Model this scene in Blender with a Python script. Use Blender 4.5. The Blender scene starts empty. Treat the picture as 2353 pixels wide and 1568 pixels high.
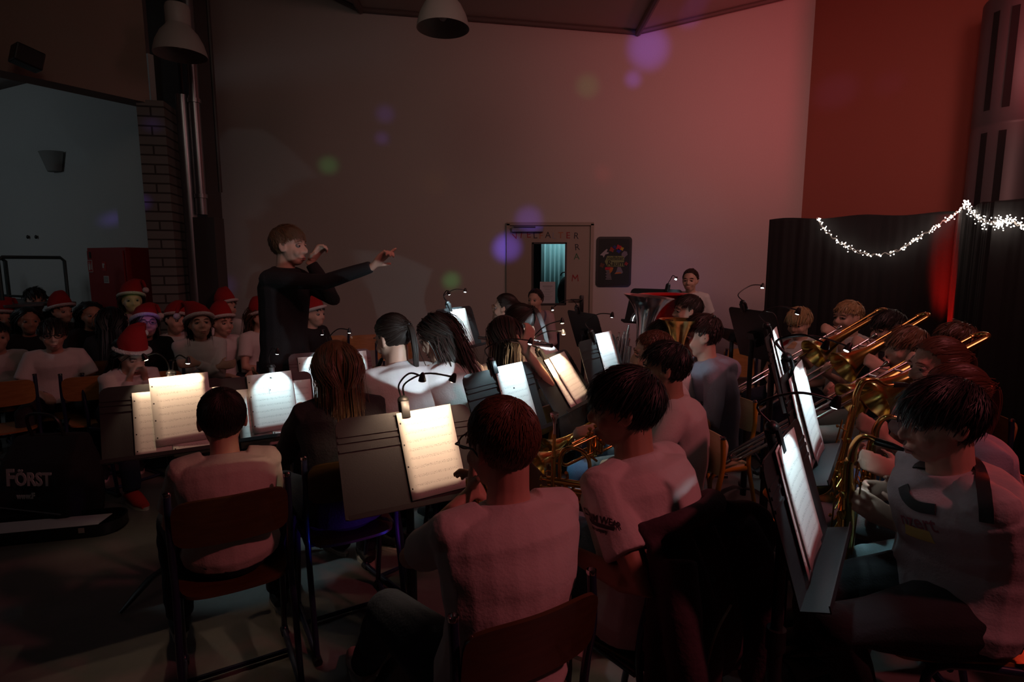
import bpy, bmesh, math, random
import numpy as np
from mathutils import Vector, Matrix, noise
R = math.radians
random.seed(7); rng = np.random.default_rng(7)
sc = bpy.context.scene; col = sc.collection

# ---------------------------------------------------------------- camera
CAM_H = 1.52; TILT = R(7.7); FPX = 1307.0
def ray(px, py):
    x = (px - 1176.5) / FPX; y = -(py - 784) / FPX
    return Vector((x, math.cos(TILT) + math.sin(TILT) * y, -math.sin(TILT) + math.cos(TILT) * y))
def P(px, py, Y):                       # the point seen at a pixel, at distance Y into the hall
    d = ray(px, py); return Vector((0, 0, CAM_H)) + d * (Y / d.y)
def G(px, py, z=0.0):                   # the point seen at a pixel, at height z
    d = ray(px, py); return Vector((0, 0, CAM_H)) + d * ((z - CAM_H) / d.z)
cd = bpy.data.cameras.new('camera'); cam = bpy.data.objects.new('camera', cd); col.objects.link(cam)
cam.location = (0, 0, CAM_H); cam.rotation_euler = (R(90) - TILT, 0, 0)
cd.sensor_width = 36; cd.lens = 36 * FPX / 2353; cd.clip_start = 0.02
sc.camera = cam
sc.view_settings.view_transform = 'Standard'; sc.view_settings.look = 'None'
sc.view_settings.gamma = 1; sc.view_settings.use_curve_mapping = False; sc.view_settings.exposure = 0.0

# ---------------------------------------------------------------- materials
MATS = {}
def mat(name, c, rough=0.6, metal=0.0, bump=0.0, scale=40, var=0.0, coat=0.0, emit=None, es=0.0, sheen=0.0):
    if name in MATS: return MATS[name]
    m = bpy.data.materials.new(name); m.use_nodes = True; nt = m.node_tree; b = nt.nodes['Principled BSDF']
    b.inputs['Base Color'].default_value = (*c, 1); b.inputs['Roughness'].default_value = rough
    b.inputs['Metallic'].default_value = metal; b.inputs['Coat Weight'].default_value = coat
    b.inputs['Sheen Weight'].default_value = sheen
    if emit: b.inputs['Emission Color'].default_value = (*emit, 1); b.inputs['Emission Strength'].default_value = es
    if bump or var:
        tc = nt.nodes.new('ShaderNodeTexCoord'); n = nt.nodes.new('ShaderNodeTexNoise')
        n.inputs['Scale'].default_value = scale; n.inputs['Detail'].default_value = 4
        nt.links.new(tc.outputs['Object'], n.inputs['Vector'])
        if bump:
            bp = nt.nodes.new('ShaderNodeBump'); bp.inputs['Strength'].default_value = bump; bp.inputs['Distance'].default_value = 0.01
            nt.links.new(n.outputs['Fac'], bp.inputs['Height']); nt.links.new(bp.outputs['Normal'], b.inputs['Normal'])
        if var:
            mx = nt.nodes.new('ShaderNodeMix'); mx.data_type = 'RGBA'
            mx.inputs[6].default_value = (*[v * (1 - var) for v in c], 1); mx.inputs[7].default_value = (*[min(1, v * (1 + var)) for v in c], 1)
            nt.links.new(n.outputs['Fac'], mx.inputs[0]); nt.links.new(mx.outputs[2], b.inputs['Base Color'])
    MATS[name] = m; return m
def wood_mat(name, c1, c2, rough=0.35):
    m = mat(name, c1, rough, coat=0.35); nt = m.node_tree; b = nt.nodes['Principled BSDF']
    tc = nt.nodes.new('ShaderNodeTexCoord'); mp = nt.nodes.new('ShaderNodeMapping'); mp.inputs['Scale'].default_value = (3, 30, 30)
    n = nt.nodes.new('ShaderNodeTexNoise'); n.inputs['Scale'].default_value = 2.5; n.inputs['Detail'].default_value = 6; n.inputs['Distortion'].default_value = 0.6
    cr = nt.nodes.new('ShaderNodeValToRGB'); cr.color_ramp.elements[0].color = (*c1, 1); cr.color_ramp.elements[1].color = (*c2, 1)
    cr.color_ramp.elements[0].position = 0.35; cr.color_ramp.elements[1].position = 0.7
    nt.links.new(tc.outputs['Object'], mp.inputs['Vector']); nt.links.new(mp.outputs[0], n.inputs['Vector'])
    nt.links.new(n.outputs['Fac'], cr.inputs['Fac']); nt.links.new(cr.outputs[0], b.inputs['Base Color'])
    return m
def brick_mat(name, c, mortar, sx):
    m = mat(name, c, 0.8); nt = m.node_tree; b = nt.nodes['Principled BSDF']
    tc = nt.nodes.new('ShaderNodeTexCoord'); mp = nt.nodes.new('ShaderNodeMapping')
    mp.inputs['Rotation'].default_value = (R(90), 0, 0)
    br = nt.nodes.new('ShaderNodeTexBrick'); br.inputs['Scale'].default_value = 1
    br.inputs['Color1'].default_value = (*c, 1); br.inputs['Color2'].default_value = (*[v * .88 for v in c], 1); br.inputs['Mortar'].default_value = (*mortar, 1)
    br.inputs['Mortar Size'].default_value = 0.008; br.inputs['Brick Width'].default_value = 0.25; br.inputs['Row Height'].default_value = 0.083
    bp = nt.nodes.new('ShaderNodeBump'); bp.inputs['Strength'].default_value = 0.6; bp.inputs['Distance'].default_value = 0.01; bp.invert = True
    nt.links.new(tc.outputs['Object'], mp.inputs['Vector']); nt.links.new(mp.outputs[0], br.inputs['Vector'])
    nt.links.new(br.outputs['Color'], b.inputs['Base Color']); nt.links.new(br.outputs['Fac'], bp.inputs['Height']); nt.links.new(bp.outputs[0], b.inputs['Normal'])
    return m
def paper_mat(name, c, seed, rows=10, dens=0.60):
    m = mat(name, c, 0.75); nt = m.node_tree; b = nt.nodes['Principled BSDF']; N = nt.nodes.new; L = nt.links.new
    uv = N('ShaderNodeUVMap'); sp = N('ShaderNodeSeparateXYZ'); L(uv.outputs[0], sp.inputs[0])
    def M(op, a, bb=None, cc=None):
        n = N('ShaderNodeMath'); n.operation = op
        for i, v in enumerate((a, bb, cc)):
            if v is None: continue
            if isinstance(v, (int, float)): n.inputs[i].default_value = v
            else: L(v, n.inputs[i])
        return n.outputs[0]
    u, v = sp.outputs[0], sp.outputs[1]
    fr = M('FRACT', M('MULTIPLY', v, rows))
    inband = M('MULTIPLY', M('GREATER_THAN', fr, 0.36), M('LESS_THAN', fr, 0.68))
    lines = M('LESS_THAN', M('FRACT', M('MULTIPLY', fr, 9.0)), 0.22)
    margin = M('MULTIPLY', M('GREATER_THAN', u, 0.10), M('LESS_THAN', u, 0.93))
    margin = M('MULTIPLY', margin, M('MULTIPLY', M('GREATER_THAN', v, 0.05), M('LESS_THAN', v, 0.90)))
    mp = N('ShaderNodeMapping'); mp.inputs['Scale'].default_value = (55, 130, 1); mp.inputs['Location'].default_value = (seed * 3.1, seed, 0)
    L(uv.outputs[0], mp.inputs[0]); nz = N('ShaderNodeTexNoise'); nz.inputs['Scale'].default_value = 1.0; nz.inputs['Detail'].default_value = 2; L(mp.outputs[0], nz.inputs['Vector'])
    notes = M('MULTIPLY', M('GREATER_THAN', nz.outputs['Fac'], dens), inband)
    ink = M('MULTIPLY', M('MAXIMUM', M('MULTIPLY', lines, M('MULTIPLY', inband, 0.22)), M('MULTIPLY', notes, 0.62)), margin)
    holes = M('MULTIPLY', M('LESS_THAN', M('ABSOLUTE', M('SUBTRACT', u, 0.04)), 0.012), M('LESS_THAN', M('ABSOLUTE', M('SUBTRACT', M('FRACT', M('MULTIPLY', v, 4)), .5)), 0.04))
    mx = N('ShaderNodeMix'); mx.data_type = 'RGBA'; mx.inputs[6].default_value = (*c, 1); mx.inputs[7].default_value = (0.05, 0.045, 0.05, 1)
    L(M('MAXIMUM', ink, holes), mx.inputs[0]); L(mx.outputs[2], b.inputs['Base Color'])
    return m

# ---------------------------------------------------------------- mesh helpers
class MB:
    """collects shapes; build() links them as ONE mesh object"""
    def __init__(s): s.v = []; s.f = []; s.uv = None
    def add(s, vs, fs):
        o = len(s.v); s.v.extend([tuple(v) for v in vs]); s.f.extend([tuple(i + o for i in f) for f in fs]); return s
    def box(s, c, d, rot=None):
        c = Vector(c); h = [x / 2 for x in d]; vs = []
        for z in (-1, 1):
            for x, y in ((-1, -1), (1, -1), (1, 1), (-1, 1)):
                p = Vector((x * h[0], y * h[1], z * h[2])); vs.append(c + (rot @ p if rot else p))
        return s.add(vs, [(3, 2, 1, 0), (4, 5, 6, 7), (0, 1, 5, 4), (1, 2, 6, 5), (2, 3, 7, 6), (3, 0, 4, 7)])
    def rings(s, rs, caps=True):
        n = len(rs[0]); vs = [p for r in rs for p in r]; fs = []
        for k in range(len(rs) - 1):
            for i in range(n):
                j = (i + 1) % n; fs.append((k * n + i, k * n + j, (k + 1) * n + j, (k + 1) * n + i))
        if caps: fs += [tuple(range(n - 1, -1, -1)), tuple((len(rs) - 1) * n + i for i in range(n))]
        return s.add(vs, fs)
    def tube(s, pts, r, n=10, caps=True, flat=None):
        pts = [Vector(p) for p in pts]
        if not isinstance(r, (list, tuple)): r = [r] * len(pts)
        rs = []; prev = None
        for i, p in enumerate(pts):
            t = (pts[min(i + 1, len(pts) - 1)] - pts[max(i - 1, 0)]); t = t.normalized() if t.length > 1e-9 else Vector((0, 0, 1))
            if prev is None:
                a = Vector((0, 0, 1)) if abs(t.z) < 0.9 else Vector((0, 1, 0)); u = t.cross(a).normalized()
            else:
                u = (prev - t * prev.dot(t)); u = u.normalized() if u.length > 1e-6 else t.orthogonal().normalized()
            prev = u; w = t.cross(u)
            ru, rw = (r[i] if isinstance(r[i], (tuple, list)) else (r[i], r[i] * (flat or 1)))
            rs.append([p + u * (math.cos(2 * math.pi * k / n) * ru) + w * (math.sin(2 * math.pi * k / n) * rw) for k in range(n)])
        return s.rings(rs, caps)
    def ell(s, c, r, rot=None, n=14, m=9):
        c = Vector(c); vs = []; fs = []
        for i in range(1, m):
            th = math.pi * i / m
            for k in range(n):
                ph = 2 * math.pi * k / n
                p = Vector((r[0] * math.sin(th) * math.cos(ph), r[1] * math.sin(th) * math.sin(ph), r[2] * math.cos(th)))
                vs.append(c + (rot @ p if rot else p))
        for i in range(m - 2):
            for k in range(n): j = (k + 1) % n; fs.append((i * n + k, (i + 1) * n + k, (i + 1) * n + j, i * n + j))
        a = len(vs); q = Vector((0, 0, r[2])); vs += [c + (rot @ q if rot else q), c - (rot @ q if rot else q)]
        for k in range(n):
            j = (k + 1) % n; fs.append((a, k, j)); fs.append((a + 1, (m - 2) * n + j, (m - 2) * n + k))
        return s.add(vs, fs)
    def lathe(s, prof, o=(0, 0, 0), axis=(0, 0, 1), n=24, caps=False):
        """prof: (radius, distance along the axis)"""
        o = Vector(o); a = Vector(axis).normalized(); u = a.orthogonal().normalized(); w = a.cross(u)
        return s.rings([[o + a * h + (u * math.cos(2 * math.pi * k / n) + w * math.sin(2 * math.pi * k / n)) * max(r, 1e-4) for k in range(n)] for r, h in prof], caps)
    def prism(s, poly, z0, z1, M=None):
        n = len(poly); vs = [Vector((x, y, z0)) for x, y in poly] + [Vector((x, y, z1)) for x, y in poly]
        if M: vs = [M @ v for v in vs]
        return s.add(vs, [tuple(range(n - 1, -1, -1)), tuple(range(n, 2 * n))] + [(i, (i + 1) % n, n + (i + 1) % n, n + i) for i in range(n)])
    def build(s, name, m, parent=None, smooth=True, bevel=0, M=None):
        me = bpy.data.meshes.new(name); me.from_pydata([tuple(v) for v in s.v], [], s.f); me.update()
        bm = bmesh.new(); bm.from_mesh(me); bmesh.ops.recalc_face_normals(bm, faces=bm.faces)
        if bevel: bmesh.ops.bevel(bm, geom=[e for e in bm.edges if len(e.link_faces) == 2 and e.calc_face_angle(0) > 0.6], offset=bevel, segments=2, affect='EDGES', profile=0.5)
        bm.to_mesh(me); bm.free()
        if M is not None: me.transform(M)
        if smooth: me.shade_smooth() if hasattr(me, 'shade_smooth') else None
        if smooth:
            try: me.set_sharp_from_angle(angle=R(42))
            except Exception: pass
        o = bpy.data.objects.new(name, me); col.objects.link(o); me.materials.append(m)
        if parent: o.parent = parent
        return o
def arc(c, u, v, r, a0, a1, n=8):
    c = Vector(c); u = Vector(u); v = Vector(v)
    return [c + u * (r * math.cos(R(a0 + (a1 - a0) * i / n))) + v * (r * math.sin(R(a0 + (a1 - a0) * i / n))) for i in range(n + 1)]
def bez(pts, n=10):
    """smooth curve through the points"""
    pts = [Vector(p) for p in pts]; out = []
    for i in range(len(pts) - 1):
        p0 = pts[max(i - 1, 0)]; p1 = pts[i]; p2 = pts[i + 1]; p3 = pts[min(i + 2, len(pts) - 1)]
        for k in range(n):
            t = k / n; out.append(0.5 * ((2 * p1) + (p2 - p0) * t + (2 * p0 - 5 * p1 + 4 * p2 - p3) * t * t + (3 * p1 - p0 - 3 * p2 + p3) * t ** 3))
    return out + [pts[-1]]
def smooth_r(rs, n):
    out = []
    for i in range(len(rs) - 1):
        for k in range(n): t = k / n; out.append(rs[i] * (1 - t) + rs[i + 1] * t)
    return out + [rs[-1]]
def empty(name, loc=(0, 0, 0), rz=0.0):
    o = bpy.data.objects.new(name, None); col.objects.link(o); o.location = loc; o.rotation_euler = (0, 0, rz); o.empty_display_size = 0.1; return o
LABELS = {}
def tag(o, label, cat, group=None):
    assert label not in LABELS, label
    LABELS[label] = 1; n = len(label.split()); assert 4 <= n <= 16, (n, label)
    o['label'] = label; o['category'] = cat
    if group: o['group'] = group
    return o
def structure(o): o['kind'] = 'structure'; return o
def copy_tree(o, parent=None):
    c = o.copy(); col.objects.link(c); c.parent = parent
    for k in ('label', 'category', 'group'):
        if parent is None and k in c: del c[k]
    for ch in list(o.children): copy_tree(ch, c)
    return c
def text_mesh(s, size, m, name, parent, M, ext=0.001, shear=0.0, bold=0.0):
    cu = bpy.data.curves.new(name, 'FONT'); cu.body = s; cu.size = size; cu.extrude = ext; cu.align_x = 'CENTER'; cu.align_y = 'CENTER'
    cu.shear = shear; cu.offset = bold; cu.resolution_u = 3
    t = bpy.data.objects.new(name, cu); col.objects.link(t); bpy.context.view_layer.update()
    me = bpy.data.meshes.new_from_object(t.evaluated_get(bpy.context.evaluated_depsgraph_get()))
    bpy.data.objects.remove(t); me.transform(M); me.materials.clear(); me.materials.append(m)
    o = bpy.data.objects.new(name, me); col.objects.link(o); o.parent = parent; return o
def basis(o, x, y, z):
    return Matrix((( x[0], y[0], z[0], o[0]), (x[1], y[1], z[1], o[1]), (x[2], y[2], z[2], o[2]), (0, 0, 0, 1)))
def spot(name, loc, target, energy, color, angle=60, blend=0.5, size=0.02):
    l = bpy.data.lights.new(name, 'SPOT'); l.energy = energy; l.color = color; l.spot_size = R(angle); l.spot_blend = blend; l.shadow_soft_size = size
    o = bpy.data.objects.new(name, l); col.objects.link(o); o.location = loc
    o.rotation_euler = (Vector(target) - Vector(loc)).to_track_quat('-Z', 'Y').to_euler(); return o
def area(name, loc, target, energy, color, size=1.0, sy=None, sp=180):
    l = bpy.data.lights.new(name, 'AREA'); l.energy = energy; l.color = color; l.size = size
    l.spread = R(sp)
    if sy: l.shape = 'RECTANGLE'; l.size_y = sy
    o = bpy.data.objects.new(name, l); col.objects.link(o); o.location = loc
    o.rotation_euler = (Vector(target) - Vector(loc)).to_track_quat('-Z', 'Y').to_euler(); return o

# common materials
SKIN = {'fair': mat('skin_fair', (0.66, 0.40, 0.30), 0.5, bump=0.05, scale=300), 'tan': mat('skin_tan', (0.50, 0.28, 0.19), 0.5, bump=0.05, scale=300)}
HAIR = {'dark': mat('hair_dark_brown', (0.022, 0.013, 0.010), 0.5), 'black': mat('hair_black', (0.010, 0.008, 0.008), 0.5), 'brown': mat('hair_brown', (0.075, 0.038, 0.020), 0.45),
        'auburn': mat('hair_auburn', (0.10, 0.040, 0.020), 0.45), 'blond': mat('hair_blond', (0.42, 0.26, 0.12), 0.45), 'sandy': mat('hair_sandy', (0.16, 0.085, 0.045), 0.45), 'fairbrown': mat('hair_fair_brown', (0.14, 0.08, 0.035), 0.45)}
WHITE = mat('white_cotton', (0.74, 0.71, 0.70), 0.85, bump=0.15, scale=120, sheen=0.2)
CREAM = mat('cream_cotton', (0.66, 0.60, 0.55), 0.85, bump=0.15, scale=120)
BLACKC = mat('black_knit', (0.012, 0.011, 0.013), 0.9, bump=0.2, scale=150)
DARKC = mat('dark_grey_fleece', (0.035, 0.033, 0.038), 0.95, bump=0.3, scale=120)
NAVY = mat('navy_cotton', (0.018, 0.024, 0.045), 0.9, bump=0.2, scale=120)
GREYH = mat('blue_grey_sweat_fabric', (0.32, 0.36, 0.46), 0.9, bump=0.2, scale=120)
PINKC = mat('pale_pink_cotton', (0.55, 0.40, 0.42), 0.9, bump=0.15, scale=120)
JEANS = mat('blue_denim', (0.10, 0.22, 0.38), 0.9, bump=0.25, scale=260, var=0.25)
LJEANS = mat('light_denim', (0.42, 0.50, 0.56), 0.9, bump=0.25, scale=260, var=0.15)
GJEANS = mat('grey_green_denim', (0.22, 0.30, 0.32), 0.9, bump=0.25, scale=260, var=0.2)
CARGO = mat('pale_cargo_cotton', (0.42, 0.46, 0.42), 0.9, bump=0.2, scale=160)
SHOE = mat('black_shoe_leather', (0.02, 0.02, 0.022), 0.5); SOLE = mat('white_rubber_sole', (0.55, 0.5, 0.45), 0.7)
REDLITSHOE = mat('red_lit_shoe_canvas', (0.6, 0.04, 0.03), 0.6)  # red light falling on the shoes is put into their colour
EYEW = mat('eye_white', (0.30, 0.27, 0.25), 0.2); EYED = mat('eye_iris_dark', (0.02, 0.012, 0.01), 0.15); LIP = mat('lip_pink', (0.50, 0.22, 0.19), 0.5)
REDF = mat('red_felt', (0.36, 0.010, 0.012), 0.9, bump=0.3, scale=90); FUR = mat('white_plush', (0.75, 0.70, 0.68), 1.0, bump=0.9, scale=120)
BRASS = mat('polished_brass', (0.85, 0.55, 0.16), 0.22, 1.0); GOLD = mat('gold_lacquer', (0.90, 0.62, 0.20), 0.20, 1.0); SILVER = mat('polished_silver', (0.80, 0.82, 0.83), 0.17, 1.0)
REDP = mat('glossy_red_plastic', (0.62, 0.010, 0.012), 0.18, coat=0.5); EBON = mat('black_ebonite', (0.012, 0.012, 0.013), 0.28)
CHROME = mat('chrome', (0.7, 0.7, 0.7), 0.12, 1.0)
STEELB = mat('black_powder_coat', (0.022, 0.022, 0.024), 0.42, bump=0.05, scale=300); BLKP = mat('black_plastic', (0.015, 0.015, 0.016), 0.4)
WOOD = wood_mat('beech_plywood', (0.38, 0.18, 0.055), (0.48, 0.24, 0.08)); WOODSH = wood_mat('shaded_beech_plywood', (0.080, 0.040, 0.011), (0.110, 0.058, 0.017))  # second plywood is a darker copy: shade of unlit backs put into its colour
FRB = mat('dark_blue_enamel', (0.022, 0.030, 0.075), 0.3, coat=0.3); FRY = mat('yellow_enamel', (0.55, 0.30, 0.02), 0.35, coat=0.3)
LIMEW = wood_mat('pale_laminate', (0.66, 0.66, 0.34), (0.74, 0.74, 0.42))
LEDW = mat('lamp_warm_white', (1, 1, 1), 0.3, emit=(1, 0.72, 0.42), es=60); LEDC = mat('lamp_cool_white', (1, 1, 1), 0.3, emit=(0.75, 0.95, 1), es=60)
# ---------------------------------------------------------------- people
JOBS = []                                  # meshes still to be fused into one surface: (object, voxel, smooth, post)
def fused(mb, name, m, parent, voxel, smooth=4, post=None):
    o = mb.build(name, m, parent, smooth=False)
    r = o.modifiers.new('r', 'REMESH'); r.mode = 'VOXEL'; r.voxel_size = voxel; r.use_smooth_shade = True
    s = o.modifiers.new('s', 'SMOOTH'); s.factor = 0.5; s.iterations = smooth
    JOBS.append((o, post)); return o
def bake_jobs():
    bpy.context.view_layer.update(); dg = bpy.context.evaluated_depsgraph_get()
    done = []
    for o, post in JOBS:
        me = bpy.data.meshes.new_from_object(o.evaluated_get(dg)); done.append((o, me, post))
    for o, me, post in done:
        old = o.data; mt = old.materials[0]; o.modifiers.clear(); me.name = o.name.split('.')[0]; me.materials.clear(); me.materials.append(mt); o.data = me
        bpy.data.meshes.remove(old)
        if post:
            n = len(me.vertices); co = np.empty(n * 3); me.vertices.foreach_get('co', co); co = co.reshape(-1, 3)
            no = np.empty(n * 3); me.vertices.foreach_get('normal', no); no = no.reshape(-1, 3)
            co = post(co, no); me.vertices.foreach_set('co', co.ravel()); me.update()
        me.polygons.foreach_set('use_smooth', [True] * len(me.polygons)); me.update()
    JOBS.clear()
def wrinkle(amp, seed, fx=(9, 9, 26)):
    def f(co, no):
        rr = np.random.default_rng(seed); h = np.zeros(len(co))
        for k in range(7):
            d = rr.normal(size=3) * np.array(fx) * (0.6 + 0.35 * k); ph = rr.uniform(0, 6.28)
            w = rr.normal(size=3) * 5; h += np.sin(co @ d + ph + 1.5 * np.sin(co @ w + ph)) / (1 + 0.5 * k)
        return co + no * (amp * h / 2.2)[:, None]
    return f
def head_post(Minv_np, M_np, hs):
    def f(co, no):
        l = (np.c_[co, np.ones(len(co))] @ Minv_np.T)[:, :3] / hs
        d = np.zeros_like(l)
        for sx in (-1, 1):
            q = ((l[:, 0] - sx * .031) / .019) ** 2 + ((l[:, 2] - .002) / .0125) ** 2
            g = np.exp(-q) * (l[:, 1] > 0.03); d[:, 1] -= 0.0125 * g
            q = ((l[:, 1] - .002) / .012) ** 2 + ((l[:, 2] + .006) / .02) ** 2
            g = np.exp(-q) * (np.sign(l[:, 0]) == sx) * (np.abs(l[:, 0]) > .074); d[:, 0] -= sx * 0.006 * g
        q = (l[:, 0] / .026) ** 2 + ((l[:, 2] + .0715) / .0035) ** 2
        d[:, 1] -= 0.005 * np.exp(-q) * (l[:, 1] > .04)
        l = (l + d) * hs
        near = np.linalg.norm(l, axis=1) < 0.2
        out = (np.c_[l, np.ones(len(l))] @ M_np.T)[:, :3]
        r = co.copy(); r[near] = out[near]; return r
    return f
def make_strands(name, m, parent, HM, hs, style, n, rad, K=9, seed=1):
    """hair: a scalp cap and locks of hair, one mesh; worked out in the head's own frame"""
    rr = np.random.default_rng(seed)
    c = np.array([0, -.012, .030]) * hs; Rr = np.array([.074, .094, .086]) * hs
    def hairline(p):        # True where hair grows; p relative to the head centre / hs
        x, y, z = p[:, 0], p[:, 1], p[:, 2]
        front = np.interp(y, [-.03, -.012, .02, .04, .06, .09], [-.055, .0, .030, .050, .066, .074])
        if style in ('long', 'pony', 'bun', 'wavy'): front = np.interp(y, [-.03, -.01, .02, .04, .06, .09], [-.080, -.035, .018, .048, .074, .080])
        return z > front
    mb = MB()
    # scalp cap
    sph = MB(); sph.ell((0, 0, 0), (1, 1, 1), n=48, m=36); V = np.array(sph.v)
    Vp = (V * (Rr * 1.03) + c); keep = hairline(Vp / hs + 0)
    bulge = 1.0 + (0.03 if style != 'crop' else 0.0)
    VV = V * (Rr * 1.03 * np.array([bulge, bulge, bulge])) + c
    fs = [f for f in sph.f if all(keep[i] for i in f)]
    used = sorted({i for f in fs for i in f}); mp = {o: k for k, o in enumerate(used)}
    mb.add([VV[i] for i in used], [tuple(mp[i] for i in f) for f in fs])
    # locks
    pts = rr.normal(size=(n * 4, 3)); pts /= np.linalg.norm(pts, axis=1)[:, None]
    root = pts * Rr + c; k = hairline(root / hs); root = root[k][:n]; pts = pts[k][:n]; n = len(root)
    whorl = np.array([0.12, -.62, .77])
    L = {'short': .05, 'crop': .018, 'fringe': .075, 'mop': .085, 'long': .44, 'wavy': .36, 'pony': .15, 'bun': .12}[style] * hs
    Ls = L * rr.uniform(.7, 1.15, n); 
    if style in ('short', 'fringe', 'mop'): Ls = Ls * np.where(pts[:, 2] > .35, 1.0, .45)
    off = rr.uniform(1.03, 1.03 + {'crop': .035, 'short': .075, 'mop': .095, 'fringe': .1, 'wavy': .12}.get(style, .06), n)
    p = root.copy(); path = [p.copy()]; jit = rr.normal(size=(n, 3)) * {'crop': .08, 'wavy': .07, 'long': .07}.get(style, .14)
    tie = np.array([0, -.125, .03]) * hs
    for s_ in range(K):
        q = (p - c) / Rr; nrm = q / np.linalg.norm(q, axis=1)[:, None]
        if style in ('pony', 'bun'):
            d = tie - p
        elif style in ('long', 'wavy'):
            d = np.stack([np.sign(p[:, 0] + 1e-5) * .22 * (p[:, 2] > .06), -.75 * (p[:, 2] > -.02 * hs) + 0 * p[:, 1], np.full(n, -.75)], 1)
        else:
            d = nrm - whorl * 1.0; d[:, 2] -= .55; d[:, 1] += (.5 if style != 'crop' else .0) * (pts[:, 2] > .3)
        d = d - nrm * np.sum(d * nrm, axis=1)[:, None] * (0 if style in ('pony',) else 0.85)
        d = d / (np.linalg.norm(d, axis=1)[:, None] + 1e-6) + jit * (1.0 if style in ('short', 'mop', 'wavy') else .45)
        if style in ('long', 'wavy'):
            low = p[:, 2] < -.03 * hs; d[low] = np.array([0, -.12, -1]) + jit[low] * .5
            if style == 'wavy': d[:, 0] += .22 * np.sin(s_ * 1.3 + pts[:, 0] * 9)
        d /= np.linalg.norm(d, axis=1)[:, None]
        p = p + d * (Ls / K)[:, None]
        q = (p - c) / Rr; ln = np.linalg.norm(q, axis=1); ins = ln < off
        p = np.where(ins[:, None], c + (q / ln[:, None] * off[:, None]) * Rr, p)
        if style in ('pony', 'bun'):
            near = np.linalg.norm(p - tie, axis=1) < .03; p[near] = tie + jit[near] * .05
        path.append(p.copy())
    A = np.array(path)                      # K+1, n, 3
    T = np.gradient(A, axis=0); T /= np.linalg.norm(T, axis=2)[:, :, None] + 1e-9
    nv = (A - c); nv /= np.linalg.norm(nv, axis=2)[:, :, None] + 1e-9
    S = np.cross(T, nv); S /= np.linalg.norm(S, axis=2)[:, :, None] + 1e-9; U = np.cross(S, T)
    prof = np.array([1.0] * (K - 1) + [.75, .15])[:K + 1]; rv = rad * rr.uniform(.7, 1.4, n)
    W = (prof[:, None] * rv[None, :])[:, :, None]
    ringv = np.stack([A + S * W * 1.5, A + U * W * .8, A - S * W * 1.5], 2)   # K+1,n,3,3
    vs = ringv.transpose(1, 0, 2, 3).reshape(-1, 3); base = len(mb.v); mb.v.extend(map(tuple, vs))
    kk = K + 1
    for i in range(n):
        b0 = base + i * kk * 3
        for s_ in range(K):
            a = b0 + s_ * 3; b = a + 3
            mb.f.append((a, a + 1, b + 1, b)); mb.f.append((a + 1, a + 2, b + 2, b + 1))
    def mass(path, rads, flat):
        mb.tube(bez(path, 4), smooth_r(rads, 4), n=12, flat=flat)
        # locks lying on the mass
        bp = [np.array(v) for v in bez(path, 4)]
        for j in range(26):
            a = rr.uniform(0, 6.28); pts_ = []
            for i, q in enumerate(bp):
                rr_ = smooth_r(rads, 4)[i] * 1.0; pts_.append(q + np.array([math.cos(a) * rr_, math.sin(a) * rr_ * .6, 0]) * rr.uniform(.9, 1.08))
            mb.tube(pts_, [rad * 2.4] * (len(pts_) - 1) + [rad * .5], n=4)
    if style == 'long': mass([(0, -.05 * hs, .02), (0, -.085 * hs, -.08), (0, -.105 * hs, -.2), (0, -.125 * hs, -.33), (0, -.13 * hs, -.40)], [.06, .075, .085, .075, .03], .5)
    if style == 'wavy': mass([(0, -.05 * hs, .02), (0, -.075 * hs, -.07), (0.01, -.095 * hs, -.16), (0, -.11 * hs, -.25)], [.06, .080, .085, .035], .6)
    if style == 'pony': mass([(0, -.10 * hs, .04), (0, -.135 * hs, .02), (0, -.13 * hs, -.07), (0.01, -.09 * hs, -.19), (0, -.05 * hs, -.29)], [.013, .015, .016, .013, .006], .8)
    if style == 'bun': mb.ell((0, -.115 * hs, .040 * hs), (.027, .022, .027), n=12, m=8)
    return mb.build(name, m, parent, smooth=True, M=HM)
def ik(S, W, a, b, hint):
    d = W - S; L = d.length
    if L > (a + b) * .985: k = L / ((a + b) * .985); a *= k; b *= k
    u = d.normalized(); x = (a * a - b * b + L * L) / (2 * L); h = math.sqrt(max(a * a - x * x, 0))
    v = Vector(hint); v = (v - u * v.dot(u)).normalized(); return S + u * x + v * h
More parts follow.
